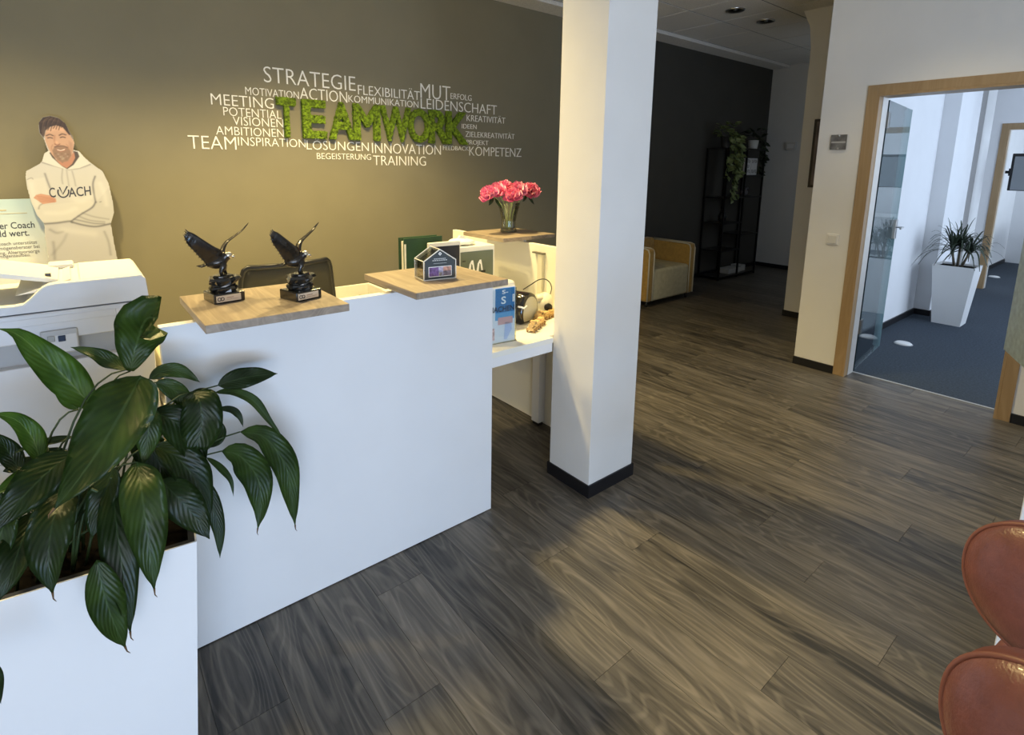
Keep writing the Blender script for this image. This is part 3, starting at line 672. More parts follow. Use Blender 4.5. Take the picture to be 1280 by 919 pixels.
# brochure in acrylic holder
t=thing('brochure_holder','clear stand holding a blue and white brochure on the desk edge','brochure stand',(1.50,1.86,ZD),math.radians(-6))
bx0=px(616,400,1,1.86).x-1.50-.07; bx1=px(642,400,1,1.86).x-1.50
b=NB(); box(b,bx0,bx1,-.0015,.0015,.003,.262); br=obj('brochure',b,mat('brochure_white',(.78,.80,.84),.35),t)
def bx(a0,a1,z0,z1,c,nm,d=0,ns=0):
    b=NB(); box(b,a0,a1,-.0026-d,-.0014,z0,z1); return obj(nm,b,mat(nm,c,.35,nscale=ns,namt=.35),br)
bx(bx0+.085,bx1-.004,.145,.258,(.035,.21,.46),'blue_field')
bx(bx0+.085,bx1-.004,.110,.145,(.14,.40,.66),'blue_field')
bx(bx0+.10,bx1-.014,.088,.122,(.70,.42,.40),'pink_panel',.0006)
bx(bx0+.05,bx0+.082,.018,.075,(.72,.50,.48),'pink_panel',0,120)
bx(bx1-.016,bx1-.004,.19,.225,(.75,.76,.76),'white_label',.0006,150)
tube_b=NB(); prism(tube_b,[(bx1-.055,.100),(bx1-.02,.090),(bx1-.018,.06),(bx1-.045,.015),(bx1-.06,.015)],1,-.0032,-.0026); obj('figure_print',tube_b,mat('print_pale_blue',(.52,.60,.80),.35),br)
for s,x0,x1,z,cap,c in (('MACHEN',bx1-.142,bx1-.006,.150,.025,m_navy2),('S',bx1-.078,bx1-.052,.186,.034,m_letw),('S-',bx1-.074,bx1-.040,.232,.018,m_letw)):
    me=textmesh(s,.0,.02); xs=[v.co.x for v in me.vertices]; a,b2=min(xs),max(xs); H=max(v.co.y for v in me.vertices)
    for v in me.vertices: v.co=Vector((x0+(v.co.x-a)/(b2-a)*(x1-x0),-.0036,z+v.co.y/H*cap))
    obj('lettering',me,c,br)
b=NB(); box(b,bx0-.005,bx1+.004,-.006,-.0045,0,.255); box(b,bx0-.005,bx1+.004,.003,.0045,0,.255); box(b,bx0-.005,bx1+.010,-.006,.07,0,.003); box(b,bx1+.002,bx1+.0035,-.006,.0045,0,.255); obj('acrylic_shell',b,m_acryl,t)

# black and cream label printer
t=thing('label_printer','rounded black label printer with cream front on the desk','label printer',(1.815,2.10,ZD),math.radians(14)); t.scale=(.80,.85,1.15)
prof=[(-.085,.0),(.075,.0),(.098,.02),(.102,.055),(.086,.10),(.045,.128),(-.01,.135),(-.06,.118),(-.092,.075),(-.098,.03)]
def ringprof(sc,y,b,cz=.06):
    return [b.verts.new((p[0]*sc,y,cz+(p[1]-cz)*sc)) for p in [(q.x,q.y) for q in [Vector((v[0],v[1],0)) for v in spline([(p[0],p[1],0) for p in prof+prof[:1]],4)[:-1]]]]
b=NB(); rs=[ringprof(s,y,b) for s,y in ((.82,-.085),(.95,-.082),(1,-.070),(1,.07),(.9,.09))]; n=len(rs[0])
for A,B in zip(rs,rs[1:]):
    for k in range(n): b.faces.new((A[k],A[(k+1)%n],B[(k+1)%n],B[k]))
b.faces.new(rs[0][::-1]); b.faces.new(rs[-1]); mn=min(v.co.z for v in b.verts)
for v in b.verts: v.co.z-=mn
obj('housing',b,mat('gloss_black',(.008,.007,.007),.12,coat=.5),t,True)
b=NB(); r0=ringprof(.80,-.0875,b); r1=ringprof(.80,-.083,b)
for k in range(n): b.faces.new((r0[k],r0[(k+1)%n],r1[(k+1)%n],r1[k]))
b.faces.new(r0[::-1]); fp=obj('front_cover',b,mat('cream_grey',(.42,.40,.30),.45),t)
b=NB(); box(b,-.065,.07,-.0885,-.0868,.058,.0595); obj('seam',b,m_prng,fp)
b=NB(); tube(b,[(-.100,-.085,.085),(-.088,-.095,.080),(-.06,-.098,.088)],.004,8); tube(b,[(-.100,-.06,.085),(-.100,-.085,.085)],.004,8); obj('clip',b,m_letw,t,True)
b=NB(); box(b,-.055,-.025,-.05,-.03,.126,.131,.002); obj('button',b,m_steel,t)
# white round tape dispenser / scanner
t=thing('white_scanner','small white rounded hand scanner with black lens beside the label printer','scanner',(2.015,2.115,ZD+.0),math.radians(-30))
b=NB(); ellipsoid(b,(0,0,.060),(.052,.060,.060),20,14)
for v in b.verts: v.co.z=max(.0,v.co.z)
obj('case',b,mat('scanner_white',(.74,.72,.60),.35),t,True)
b=NB(); cyl(b,(.005,-.050,.052),(.007,-.066,.050),.022,20); obj('lens',b,m_black,t,True)
b=NB(); ellipsoid(b,(-.030,-.015,.095),(.032,.028,.022),14,10); obj('grip',b,bpy.data.materials['scanner_white'],t,True)
b=NB(); box(b,-.05,-.01,-.043,-.036,.080,.098,.003); obj('button_panel',b,mat('panel_beige',(.50,.46,.34),.5),t)
b=NB(); P=[px(654,362,1,2.14),px(665,355,1,2.14),px(673,350,1,2.14),px(681,349,1,2.15),px(687,353,1,2.15),px(690,360,1,2.15),px(691,368,1,2.16),px(693,378,1,2.17)]
P=[(min(p.x,2.10),p.y,p.z) for p in P]; P.append((2.09,2.19,ZD+.004)); tube(b,spline(P,5),.0028,6); tag(obj('cable',b,m_black,None,True),'thin black cable looping over the label printer','cable')
# wooden toy vehicles
m_toy=mat('toy_beech',(.60,.40,.17),.5,nscale=12,namt=.15)
def toy(loc,rot,label,n):
    t=thing('wooden_toy_train',label,'toy',loc,rot)
    for k in range(n):
        x=k*.062; b=NB(); box(b,x-.027,x+.027,-.016,.016,.010,.024,.002); wg=obj('wagon',b,m_toy,t)
        b=NB()
        if k==0: cyl(b,(x-.024,0,.034),(x+.006,0,.034),.012,14); box(b,x+.006,x+.026,-.014,.014,.024,.052,.002); cyl(b,(x-.014,0,.04),(x-.014,0,.058),.004,10)
        else: box(b,x-.022,x+.022,-.014,.014,.024,.040,.004)
        obj('load',b,m_toy,wg)
        for sx in (-.016,.016):
            for sy in (-1,1):
                b=NB(); cyl(b,(x+sx,sy*.015,.010),(x+sx,sy*.021,.010),.010,14); obj('wheel',b,mat('toy_wheel_brown',(.30,.17,.06),.5),wg,True)
        if k==0:
            b=NB(); box(b,x+.009,x+.023,-.0145,.0145,.034,.046); obj('window',b,mat('toy_window_dark',(.10,.06,.02),.5),wg)
    return t
toy((1.735,1.905,ZD+.0005),math.radians(28),'small beech wooden toy train near the front edge of the desk',3)
toy((1.885,2.02,ZD+.0005),math.radians(12),'second beech wooden toy train behind the first, beside the scanner',3)
# folders at the left end of the desk
for k,(x,c,l) in enumerate(((.208,(.70,.62,.40),'cream'),(.240,(.76,.70,.50),'pale yellow'))):
    t=thing('document_folder','%s document folder standing at the left end of the desk'%l,'folder',(x,2.16,ZD))
    b=NB(); box(b,-.015,.015,-.08,.14,0,.125 if k else .142,.006); obj('cover',b,mat('folder_%d'%k,c,.6),t)
    b=NB(); box(b,-.010,.010,-.0815,-.079,.03,.09); obj('spine_label',b,mat('folder_label',(.45,.38,.22),.6),t)

# ---------------------------------------------------------------- vase with peonies
V0=Vector((2.150,2.600,1.118))
t=thing('glass_vase','clear cut glass vase holding the pink peonies on the right oak board','vase',V0)
b=NB(); lathe(b,[(.048,0),(.052,.008),(.046,.03),(.044,.07),(.052,.11),(.066,.165),(.070,.185),(.066,.185),(.062,.165),(.047,.11),(.039,.07),(.040,.03),(.03,.014),(.0005,.013)],16,caps=False)
for k,v in enumerate(b.verts): 
    if k%2: v.co.x*=.965; v.co.y*=.965
b.faces.ensure_lookup_table(); obj('vessel',b,m_vase,t)
b=NB(); lathe(b,[(.048,.0),(.052,.008),(.03,.012)],16); obj('foot',b,glassmat('vase_foot_glass',(.62,.62,.50),rough=.05,opac=.15),t)
b=NB(); lathe(b,[(.028,.015),(.036,.03),(.0365,.07),(.043,.10)],16); obj('water',b,glassmat('water',(.94,.95,.86),rough=.02),t)
m_pet=[mat('peony_pink',(.86,.24,.36),.6,nscale=40,namt=.12),mat('peony_pink_deep',(.74,.13,.25),.6,nscale=40,namt=.12),mat('peony_pink_light',(.93,.46,.54),.6,nscale=40,namt=.1)]
def bloom(R,seed):
    rnd=random.Random(seed); bms=NB()
    for layer,(n,rad,tilt,ln,wd) in enumerate(((9,.30,1.45,.95,.50),(14,.30,1.12,.95,.38),(18,.26,.80,.95,.32),(20,.20,.50,.95,.28),(16,.10,.22,.90,.24))):
        for k in range(n):
            a=2*PI*(k+rnd.random()*.6)/n; tl=tilt+rnd.uniform(-.16,.16); L=R*ln*rnd.uniform(.88,1.1); W=R*wd*rnd.uniform(.85,1.15)
            rot=Matrix.Rotation(a,3,'Z')@Matrix.Rotation(tl,3,'Y'); mi=rnd.choice([0,0,1,2] if layer else [0,1]); g=[]
            for i in range(5):
                s=i/4; r=[]
                for j in range(5):
                    q=j/4*2-1; w=W*(math.sin(PI*min(1,.15+s*.72)))**.7; cup=.30*R*q*q*(.4+s); curl=.34*R*s*s*s
                    p=Vector((cup*.8-curl*.9+.05*R*math.sin(9*q+seed+k)*s, q*w, L*s-(.10*L*abs(q)**2 if i==4 else 0)+.05*R*rnd.uniform(-1,1)*s))
                    r.append(bms.verts.new(rot@p*(1)))
                g.append(r)
            for i in range(4):
                for j in range(4):
                    f=bms.faces.new((g[i][j],g[i+1][j],g[i+1][j+1],g[i][j+1])); f.material_index=mi; f.smooth=True
    return bms
spots=[((-.160,-.02,.250),'leftmost pink peony in the glass vase'),((-.070,.03,.262),'pink peony second from left in the vase'),((-.012,-.06,.235),'lowest pink peony, hanging over the vase rim'),((.065,-.01,.268),'pink peony right of the vase centre'),((.165,-.01,.262),'rightmost pink peony in the glass vase'),((.02,.07,.275),'pink peony at the back of the bunch')]
for k,(p,l) in enumerate(spots):
    t=thing('pink_peony',l,'flower',V0+Vector((0,0,.014)),group='pink peonies in the vase'); P0=Vector((p[0]*.12,p[1]*.12,.004)); P1=Vector(p)
    b=NB(); tube(b,bez(P0,(p[0]*.1,p[1]*.1,.17),P1-Vector((0,0,.03)),8),.0030,7); obj('stem',b,mat('flower_stem',(.30,.38,.14),.5) if k==0 else bpy.data.materials['flower_stem'],t,True)
    o=obj('bloom',bloom(.068,k*7+3),m_pet,t); o.location=P1-Vector((0,0,.035)); o.rotation_euler=(-.25-p[1]*2,p[0]*3.2,k)
    for s in ((-1,1) if k in (0,4) else ((-1,) if k==1 else ())):
        b=NB(); q=P1-Vector((.02 if k else -.03,0,.045)); d=Vector((.05*s-.01,-.02,-.055-.01*s)); nn=Vector((d.z,0,-d.x)).normalized()*.011
        vs=[b.verts.new(v) for v in (q,q+d*.35+nn,q+d*.7+nn*.8,q+d,q+d*.7-nn*.8,q+d*.35-nn)]; b.faces.new(vs); bmesh.ops.solidify(b,geom=b.faces[:],thickness=.0008); obj('leaf',b,m_leafd,t)

# ---------------------------------------------------------------- photocopier
YC=2.0
def PZ(x,y,yy=YC): p=px(x,y,1,yy); return p
cp=thing('photocopier','large light grey office photocopier with document feeder behind the planter','photocopier',(-.2,2.3,0))
R1=PZ(181.5,345); R2=PZ(184,374); R3=PZ(187,394)
xr=R1.x; zt=R1.z; zs=PZ(90,385).z
prof=[]
for q in ((0,386.4),(20,384.5),(31,382.3),(38,377),(46,369),(54,361.5),(60,358.5),(70,356.5)):
    p=PZ(*q); prof.append((p.x,p.z))
xl=-.50
zlow=prof[0][1]; zh=zt
prof=[(xl,zlow)]+prof+[(xr-.008,zh),(xr,zh-.008),(xr+.004,zs),(xl,zs)]
b=NB(); prism(b,prof,1,YC,YC+.40); obj('feeder_cover',b,[m_prn],cp,world=True)
# top skin: same plastic, yellowish lamp light put into its colour; front bezel
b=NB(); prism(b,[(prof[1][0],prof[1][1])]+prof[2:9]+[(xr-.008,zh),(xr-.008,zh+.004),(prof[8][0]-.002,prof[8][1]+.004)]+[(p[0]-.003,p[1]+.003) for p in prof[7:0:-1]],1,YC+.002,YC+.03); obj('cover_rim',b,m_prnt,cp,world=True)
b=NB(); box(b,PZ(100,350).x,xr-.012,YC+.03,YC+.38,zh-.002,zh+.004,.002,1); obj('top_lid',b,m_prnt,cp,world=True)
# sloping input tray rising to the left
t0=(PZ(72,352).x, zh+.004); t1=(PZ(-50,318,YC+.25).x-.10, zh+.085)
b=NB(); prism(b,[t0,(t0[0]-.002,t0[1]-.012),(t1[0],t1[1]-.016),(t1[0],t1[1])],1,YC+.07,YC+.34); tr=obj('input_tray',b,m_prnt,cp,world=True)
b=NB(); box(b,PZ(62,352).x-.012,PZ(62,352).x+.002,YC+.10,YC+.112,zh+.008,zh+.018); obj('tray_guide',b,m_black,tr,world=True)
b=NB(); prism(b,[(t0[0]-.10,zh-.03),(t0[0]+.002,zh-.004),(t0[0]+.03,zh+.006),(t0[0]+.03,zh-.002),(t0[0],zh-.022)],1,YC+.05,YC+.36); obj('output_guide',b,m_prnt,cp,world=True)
b=NB(); box(b,xl,xl+.02,YC+.03,YC+.38,zlow,zlow+.06); obj('feeder_side',b,m_prnt,cp,world=True)
# small angled flap behind
pA=PZ(60,333,YC+.36); b=NB(); box(b,pA.x,PZ(92,331,YC+.36).x,YC+.30,YC+.39,zh-.002,zh+.014,.006); obj('hinge_cover',b,m_prn,cp,world=True)
# scanner body
z2=PZ(180,408).z
b=NB(); box(b,xl,xr+.006,YC-.004,YC+.56,z2,zs-.004,.003,1); sb=obj('scanner_body',b,m_prn,cp,world=True)
b=NB(); box(b,xl,PZ(145,400).x,YC-.0065,YC-.004,z2+.05,zs-.016,.001,1); obj('front_strip',b,m_prn,sb,world=True)
b=NB(); box(b,PZ(145,400).x+.002,xr+.003,YC-.0062,YC-.004,z2+.01,zs-.016,.001,1); obj('corner_cover',b,m_prn,sb,world=True)
# control panel recess
c0=PZ(50,418); c1=PZ(97,413); zt_=c1.z; zb_=PZ(97,438).z
b=NB(); box(b,c0.x,c1.x,YC-.012,YC-.006,zb_,zt_+.012,.004); cpn=obj('control_panel',b,mat('control_panel_grey',(.42,.43,.44),.5),cp,world=True)
b=NB(); box(b,c0.x+.018,c1.x-.004,YC-.0135,YC-.012,zb_+.006,zt_-.004); obj('panel_face',b,m_prn,cpn,world=True)
for q,mm in (((64,424),mat('button_grey',(.30,.31,.30),.4)),((77.5,423),mat('button_dark',(.012,.014,.035),.2))):
    p=PZ(*q,YC-.0135); b=NB(); box(b,p.x-.0085,p.x+.0085,YC-.0165,YC-.0135,p.z-.009,p.z+.009,.001,1); obj('button',b,mm,cpn,world=True)
# output gap (grey ledge) and main body
b=NB(); box(b,xl,xr-.004,YC+.03,YC+.55,z2-.075,z2); obj('paper_slot',b,m_prng,cp,world=True)
b=NB(); box(b,xl,xr+.004,YC-.002,YC+.56,.42,z2-.07,.004); mb=obj('main_body',b,m_prn,cp,world=True)
zc=.55
for k in range(3):
    b=NB(); box(b,xl,xr+.002,YC-.004,YC+.55,.06+.115*k,.06+.115*k+.108,.004); dr=obj('paper_drawer',b,m_prn,cp,world=True)
    b=NB(); box(b,xl+.22,xr-.22,YC-.009,YC-.004,.11+.115*k,.135+.115*k,.002); obj('drawer_grip',b,m_prng,dr,world=True)
b=NB(); box(b,xl+.02,xr-.02,YC+.02,YC+.53,0.0,.06); obj('base',b,m_prng,cp,world=True)
b=NB(); box(b,xl,xr+.003,YC-.0045,YC-.002,.66,.664); obj('door_seam',b,m_prng,mb,world=True)

# ---------------------------------------------------------------- cardboard cut-out of a man, printed
YS=4.06
def C(u,v):            # crop pixel -> plane coordinates (x,z)
    p=px(u/3.829,120+v/3.829,1,YS); return (p.x,p.z)
sil=[(125,360),(190,325),(202,310),(212,275),(232,262),(222,240),(210,205),(190,178),(184,150),(186,125),(205,102),(240,95),(280,105),(312,130),(330,165),(348,195),(356,228),(350,258),(378,264),(402,292),(436,322),(490,360),(520,420),(540,510),(545,560),(530,612),(545,700),(562,785),(585,960),(600,1700),(225,1700),(238,860),(232,770),(216,680),(212,612),(178,572),(150,510),(130,440),(122,395)]
POLY=lambda pts:[C(*p) for p in pts]
def inside(X,Z,poly):
    r=np.zeros(X.shape,bool); n=len(poly)
    for i in range(n):
        x1,z1=poly[i]; x2,z2=poly[(i+1)%n]
        c=((z1>Z)!=(z2>Z)); 
        with np.errstate(divide='ignore',invalid='ignore'): xx=(x2-x1)*(Z-z1)/(z2-z1)+x1
        r^=c&(X<xx)
    return r
def polydist(X,Z,pts,closed):
    d=np.full(X.shape,9.); n=len(pts)
    for i in range(n if closed else n-1):
        a=np.array(pts[i]); b=np.array(pts[(i+1)%n]); ab=b-a; L=ab@ab+1e-12
        t=np.clip(((X-a[0])*ab[0]+(Z-a[1])*ab[1])/L,0,1)
        d=np.minimum(d,np.hypot(X-a[0]-t*ab[0],Z-a[1]-t*ab[1]))
    return d
silP=POLY(sil); xs=[p[0] for p in silP]; zs_=[p[1] for p in silP]
zmin=.02; step=.0026
silP=[(p[0],max(p[1],zmin)) for p in silP]
nx=int((max(xs)-min(xs))/step)+2; zsplit=.86
gx=min(xs)+np.arange(nx)*step; gz=np.concatenate([[zmin,.3,.6],np.arange(zsplit,max(zs_)+step,step)])
X,Z=np.meshgrid(gx,gz,indexing='ij')
colr=np.zeros(X.shape+(3,)); colr[:]=(.71,.71,.72)
def fill(pts,c,soft=.003,al=1.0):
    P=POLY(pts); ins=inside(X,Z,P); d=polydist(X,Z,P,True); sd=np.where(ins,d,-d); a=np.clip(sd/soft+.5,0,1)*al
    colr[:]=colr*(1-a[...,None])+np.array(c)*a[...,None]
def stroke(pts,c,w,al=1.0):
    P=POLY(pts); sp=[(v.x,v.y) for v in spline([(p[0],p[1],0) for p in P],5)]; d=polydist(X,Z,sp,False); a=np.exp(-(d/w)**2)*al
    colr[:]=colr*(1-a[...,None])+np.array(c)*a[...,None]
def blob(u,v,c,w,al): 
    x,z=C(u,v); a=np.exp(-((X-x)**2+(Z-z)**2)/w**2)*al; colr[:]=colr*(1-a[...,None])+np.array(c)*a[...,None]
sh=(.24,.24,.27); lt=(.84,.84,.84)
# sweatshirt modelling in the print
fill([(212,612),(330,600),(345,610),(460,628),(530,612),(562,785),(600,1700),(225,1700),(232,770)],(.66,.66,.69),.016)
fill([(130,400),(215,390),(232,470),(205,520),(230,560),(215,610),(178,572),(150,510)],(.76,.76,.76),.01)
fill([(185,540),(200,525),(430,500),(455,515),(345,600),(220,612),(190,580)],(.74,.74,.74),.008)
fill([(345,600),(455,515),(520,440),(542,520),(545,560),(530,612),(440,620)],(.66,.66,.67),.008)
for pts,al,w in (([(212,612),(270,608),(330,600),(345,604)],.8,.006),([(345,604),(400,618),(460,625),(528,612)],.85,.006),([(340,600),(390,565),(440,535),(458,508)],.8,.005),
    ([(458,508),(450,470),(445,420),(455,385)],.75,.005),([(215,372),(228,410),(240,440)],.6,.005),([(355,590),(400,600),(450,610),(500,612)],.55,.005),([(375,575),(430,595),(500,603)],.4,.005),([(395,560),(450,578),(520,590)],.35,.005),
    ([(185,540),(190,525),(205,515)],.5,.004),([(200,318),(240,330),(300,345)],.5,.004),([(328,352),(380,345),(430,328)],.5,.005),([(318,350),(322,380),(330,430)],.3,.004),([(300,345),(296,390),(300,420)],.35,.004),([(345,360),(356,400),(362,430)],.35,.004),
    ([(240,640),(270,655),(300,650)],.35,.008),([(255,700),(260,740),(262,780)],.35,.008),([(500,650),(520,700),(530,760)],.35,.007),([(250,760),(300,700),(320,660)],.22,.008),([(130,400),(150,392),(158,398)],.5,.0025),([(478,508),(484,506)],.6,.003)):
    stroke(pts,sh,w,al)
for pts,al,w in (([(330,470),(380,500),(430,480)],.5,.02),([(220,560),(300,560),(360,540)],.5,.014),([(480,420),(500,470),(510,520)],.4,.014),([(150,420),(160,470),(175,520)],.5,.012),([(300,640),(380,650),(450,660)],.4,.02)): stroke(pts,lt,w,al)
# hood
fill([(200,312),(212,275),(235,262),(250,290),(290,330),(318,352),(260,335)],(.80,.80,.79),.004)
fill([(352,262),(378,264),(402,292),(436,322),(380,345),(330,352),(318,350),(350,330),(370,300)],(.79,.79,.78),.004)
fill([(350,262),(372,268),(380,290),(352,330),(322,350),(300,338),(280,322),(250,295),(236,272),(245,268),(290,312),(350,290)],(.16,.13,.12),.004)
# neck, head, beard, hair
fill([(262,300),(300,320),(354,268),(360,296),(345,325),(320,346),(292,332)],(.60,.34,.25),.004)
fill([(214,185),(222,160),(262,138),(300,146),(330,178),(345,200),(356,222),(352,252),(342,290),(325,312),(300,318),(272,308),(250,282),(230,250),(216,215)],(.68,.47,.36),.003)
fill([(330,215),(345,225),(350,250),(342,290),(325,312),(318,290),(330,255)],(.55,.37,.29),.012,.8)
stroke([(235,165),(262,155),(300,162)],(.90,.62,.46),.012,.5)
fill([(250,262),(262,242),(280,238),(300,240),(325,246),(336,262),(342,285),(325,312),(300,318),(274,308),(258,288)],(.36,.25,.19),.007,.85)
fill([(268,252),(290,258),(316,250),(312,262),(290,267),(274,262)],(.50,.26,.20),.003)
fill([(272,255),(290,260),(312,253),(308,259),(290,263),(277,260)],(.86,.82,.76),.002)
blob(300,295,(.50,.40,.33),.012,.7); 
stroke([(262,244),(285,239),(305,240),(322,246)],(.20,.12,.09),.0035,.8)
stroke([(222,190),(238,184),(254,190)],(.14,.08,.06),.0035,.9); stroke([(284,188),(298,182),(315,186)],(.14,.08,.06),.0035,.9)
stroke([(228,201),(240,199),(251,202)],(.10,.06,.05),.0030,.95); stroke([(289,199),(300,196),(312,199)],(.10,.06,.05),.0030,.95)
stroke([(262,190),(260,212),(264,228)],(.50,.28,.19),.004,.6); stroke([(262,230),(274,235),(286,230)],(.35,.17,.12),.003,.9); blob(270,222,(.90,.60,.45),.007,.6)
stroke([(252,234),(246,246),(248,258)],(.46,.26,.19),.003,.5); stroke([(318,232),(326,242),(328,254)],(.46,.26,.19),.003,.5)
fill([(186,150),(184,128),(205,102),(240,95),(280,105),(314,132),(330,165),(340,188),(330,186),(300,150),(268,140),(240,148),(218,165),(212,190),(206,198),(190,178)],(.085,.050,.035),.004)
stroke([(200,125),(235,112),(280,122)],(.20,.13,.09),.005,.6); stroke([(212,190),(216,165),(232,150)],(.25,.17,.12),.003,.5); stroke([(330,165),(342,188),(350,205)],(.26,.22,.19),.004,.8)
for k in range(16):
    t=k/15; stroke([(192+t*120,150-t*38+abs(t-.45)*60),(204+t*112,118-t*2+10*t*t),(232+t*70,100+t*12)],[(.05,.03,.02),(.24,.16,.11),(.15,.095,.065)][k%3],.0022,.55)
for k in range(9): stroke([(216+k*13,160-k*1.5+(k%3)*5),(226+k*12,140+(k%2)*4),(240+k*10,124)],(.10,.06,.04),.0026,.75)
stroke([(214,150),(206,178),(208,198)],(.20,.15,.12),.004,.8); stroke([(326,150),(338,176),(344,196)],(.30,.26,.23),.004,.7)
for k in range(14): blob(266+(k*37)%64,276+(k*23)%34,[(.20,.15,.12),(.62,.56,.50)][k%2],.004,.45)
# hand
fill([(160,488),(172,474),(195,468),(238,476),(268,492),(270,508),(230,514),(205,518),(180,500)],(.70,.45,.36),.003)
for k in range(4): stroke([(178+k*4,480+k*9),(215,484+k*7),(262,494+k*5)],(.50,.24,.18),.0016,.7)
ins=inside((X[:-1,:-1]+X[1:,1:])/2,(Z[:-1,:-1]+Z[1:,1:])/2,silP)
idx=-np.ones(X.shape,int); used=np.zeros(X.shape,bool)
for a,b_ in ((0,0),(1,0),(0,1),(1,1)): used[a:a+ins.shape[0],b_:b_+ins.shape[1]]|=ins
idx[used]=np.arange(used.sum()); N=int(used.sum())
vf=np.stack([X[used],np.full(N,YS),Z[used]],1); vb=vf.copy(); vb[:,1]+=.006
I,J=np.nonzero(ins); q=np.stack([idx[I,J],idx[I+1,J],idx[I+1,J+1],idx[I,J+1]],1)
faces=[tuple(r) for r in q]
edge={}
for r in q:
    for k in range(4):
        e=(r[k],r[(k+1)%4]); edge[e]=1
bf=[(int(e[1]),int(e[0]),int(e[0])+N,int(e[1])+N) for e in edge if (e[1],e[0]) not in edge]
faces+= [tuple(int(v)+N for v in r[::-1]) for r in q]+bf
me=bpy.data.meshes.new('printed_figure'); me.from_pydata(np.concatenate([vf,vb]).tolist(),[],[tuple(int(v) for v in f) for f in faces]); me.update()
colr=np.clip(colr,0,1); lum=colr.mean(axis=2,keepdims=True); colr=np.clip(lum+(colr-lum)*1.0,0,1)**1.3*.80
ca=me.color_attributes.new('Col','FLOAT_COLOR','POINT'); cc=np.ones((2*N,4)); cc[:N,:3]=colr[used]; cc[N:,:3]=.6; ca.data.foreach_set('color',cc.ravel())
m_print=bpy.data.materials.new('printed_cardboard'); m_print.use_nodes=True; nt=m_print.node_tree; at=nt.nodes.new('ShaderNodeAttribute'); at.attribute_name='Col'; nt.links.new(at.outputs['Color'],nt.nodes['Principled BSDF'].inputs['Base Color']); nt.nodes['Principled BSDF'].inputs['Roughness'].default_value=.5
sd=thing('cardboard_standee','life-size cardboard cut-out of a bearded man in a light hoodie','standee',(C(350,900)[0],YS,0))
fig=obj('printed_figure',me,m_print,sd,world=True)
m_navy=mat('print_navy',(.045,.05,.075),.5)
def flat_text(s,pa,pb,cap_px,m,y,parent,off=.01,name='lettering'):
    """baseline from crop pixel pa to pb"""
    A=C(*pa); B=C(*pb); T=C(pa[0],pa[1]-cap_px); cap=T[1]-A[1]
    me=textmesh(s,0,off,3); xs=[v.co.x for v in me.vertices]; a,b=min(xs),max(xs); hm=textmesh('H',0,off); H=max(v.co.y for v in hm.vertices); bpy.data.meshes.remove(hm)
    for v in me.vertices:
        t=(v.co.x-a)/(b-a); v.co=Vector((A[0]+(B[0]-A[0])*t, y, A[1]+(B[1]-A[1])*t+v.co.y/H*cap))
    return obj(name,me,m,parent,world=True)
flat_text('C',(238,486),(268,484),46,m_navy,YS-.0008,fig)
flat_text('ACH',(330,484),(437,474),44,m_navy,YS-.0008,fig)
b=NB(); ring=[C(303+26*math.cos(a),458+27*math.sin(a)) for a in [PI*(-.12)+PI*1.24*k/18 for k in range(19)]]
tube(b,[(p[0],YS-.001,p[1]) for p in ring],.0042,6); tube(b,[(C(284,436)[0],YS-.001,C(284,436)[1]),(C(301,470)[0],YS-.001,C(301,470)[1]),(C(322,432)[0],YS-.001,C(322,432)[1])],.0042,6)
for v in b.verts: v.co.y=YS-.0008+(v.co.y-(YS-.001))*.1
obj('emblem',b,m_navy,fig,world=True)
b=NB(); box(b,C(330,900)[0]-.16,C(330,900)[0]+.16,YS+.006,YS+.06,0,.02); prism(b,[(YS+.006,.02),(YS+.055,.02),(YS+.006,.9)],0,C(330,900)[0]-.01,C(330,900)[0]+.01); obj('support_strut',b,mat('cardboard',(.45,.36,.24),.8),sd,world=True)
# blue advertising board beside the figure
YB=4.12
p0=px(0,250,1,YB); p1=px(33,248.5,1,YB); pt=px(60,330,1,YB)
bx_=px(62,300,1,YB).x
ad=thing('advertising_board','pale blue advertising board with dark text left of the cardboard man','sign',(-.55,YB,0))
b=NB(); box(b,-1.05,bx_,YB,YB+.008,0.02,p1.z); o=obj('board',b,None,ad,world=True)
m_ad=bpy.data.materials.new('pale_blue_print'); m_ad.use_nodes=True; nt=m_ad.node_tree; tc=nt.nodes.new('ShaderNodeTexCoord'); sp=nt.nodes.new('ShaderNodeSeparateXYZ'); rp=nt.nodes.new('ShaderNodeValToRGB')
nt.links.new(tc.outputs['Generated'],sp.inputs[0]); nt.links.new(sp.outputs[2],rp.inputs[0]); nt.links.new(rp.outputs[0],nt.nodes['Principled BSDF'].inputs[0])
rp.color_ramp.elements[0].color=(.78,.80,.78,1); rp.color_ramp.elements[0].position=.72; rp.color_ramp.elements[1].color=(.50,.66,.74,1); rp.color_ramp.elements[1].position=.98
o.data.materials.append(m_ad)
def C2(u,v): p=px(u/3.829,120+v/3.829,1,YB-.001); return p.x,p.z
def adtext(s,pb,h,wid,m=m_navy):
    B=C2(*pb); T=C2(pb[0],pb[1]-h); cap=T[1]-B[1]; me=textmesh(s,0,.008,3); xs=[v.co.x for v in me.vertices]; a,b=min(xs),max(xs); hm=textmesh('H'); H=max(v.co.y for v in hm.vertices); bpy.data.meshes.remove(hm)
    L=B[0]-C2(pb[0]-wid,pb[1])[0]
    for v in me.vertices: v.co=Vector((B[0]-L+(v.co.x-a)/(b-a)*L,YB-.001,B[1]+v.co.y/H*cap))
    obj('lettering',me,m,ad,world=True)
adtext('Ein guter Coach',(167,630),30,300); adtext('ist Gold wert.',(141,668),30,262)
m_lg=mat('print_grey',(.20,.20,.21),.5)
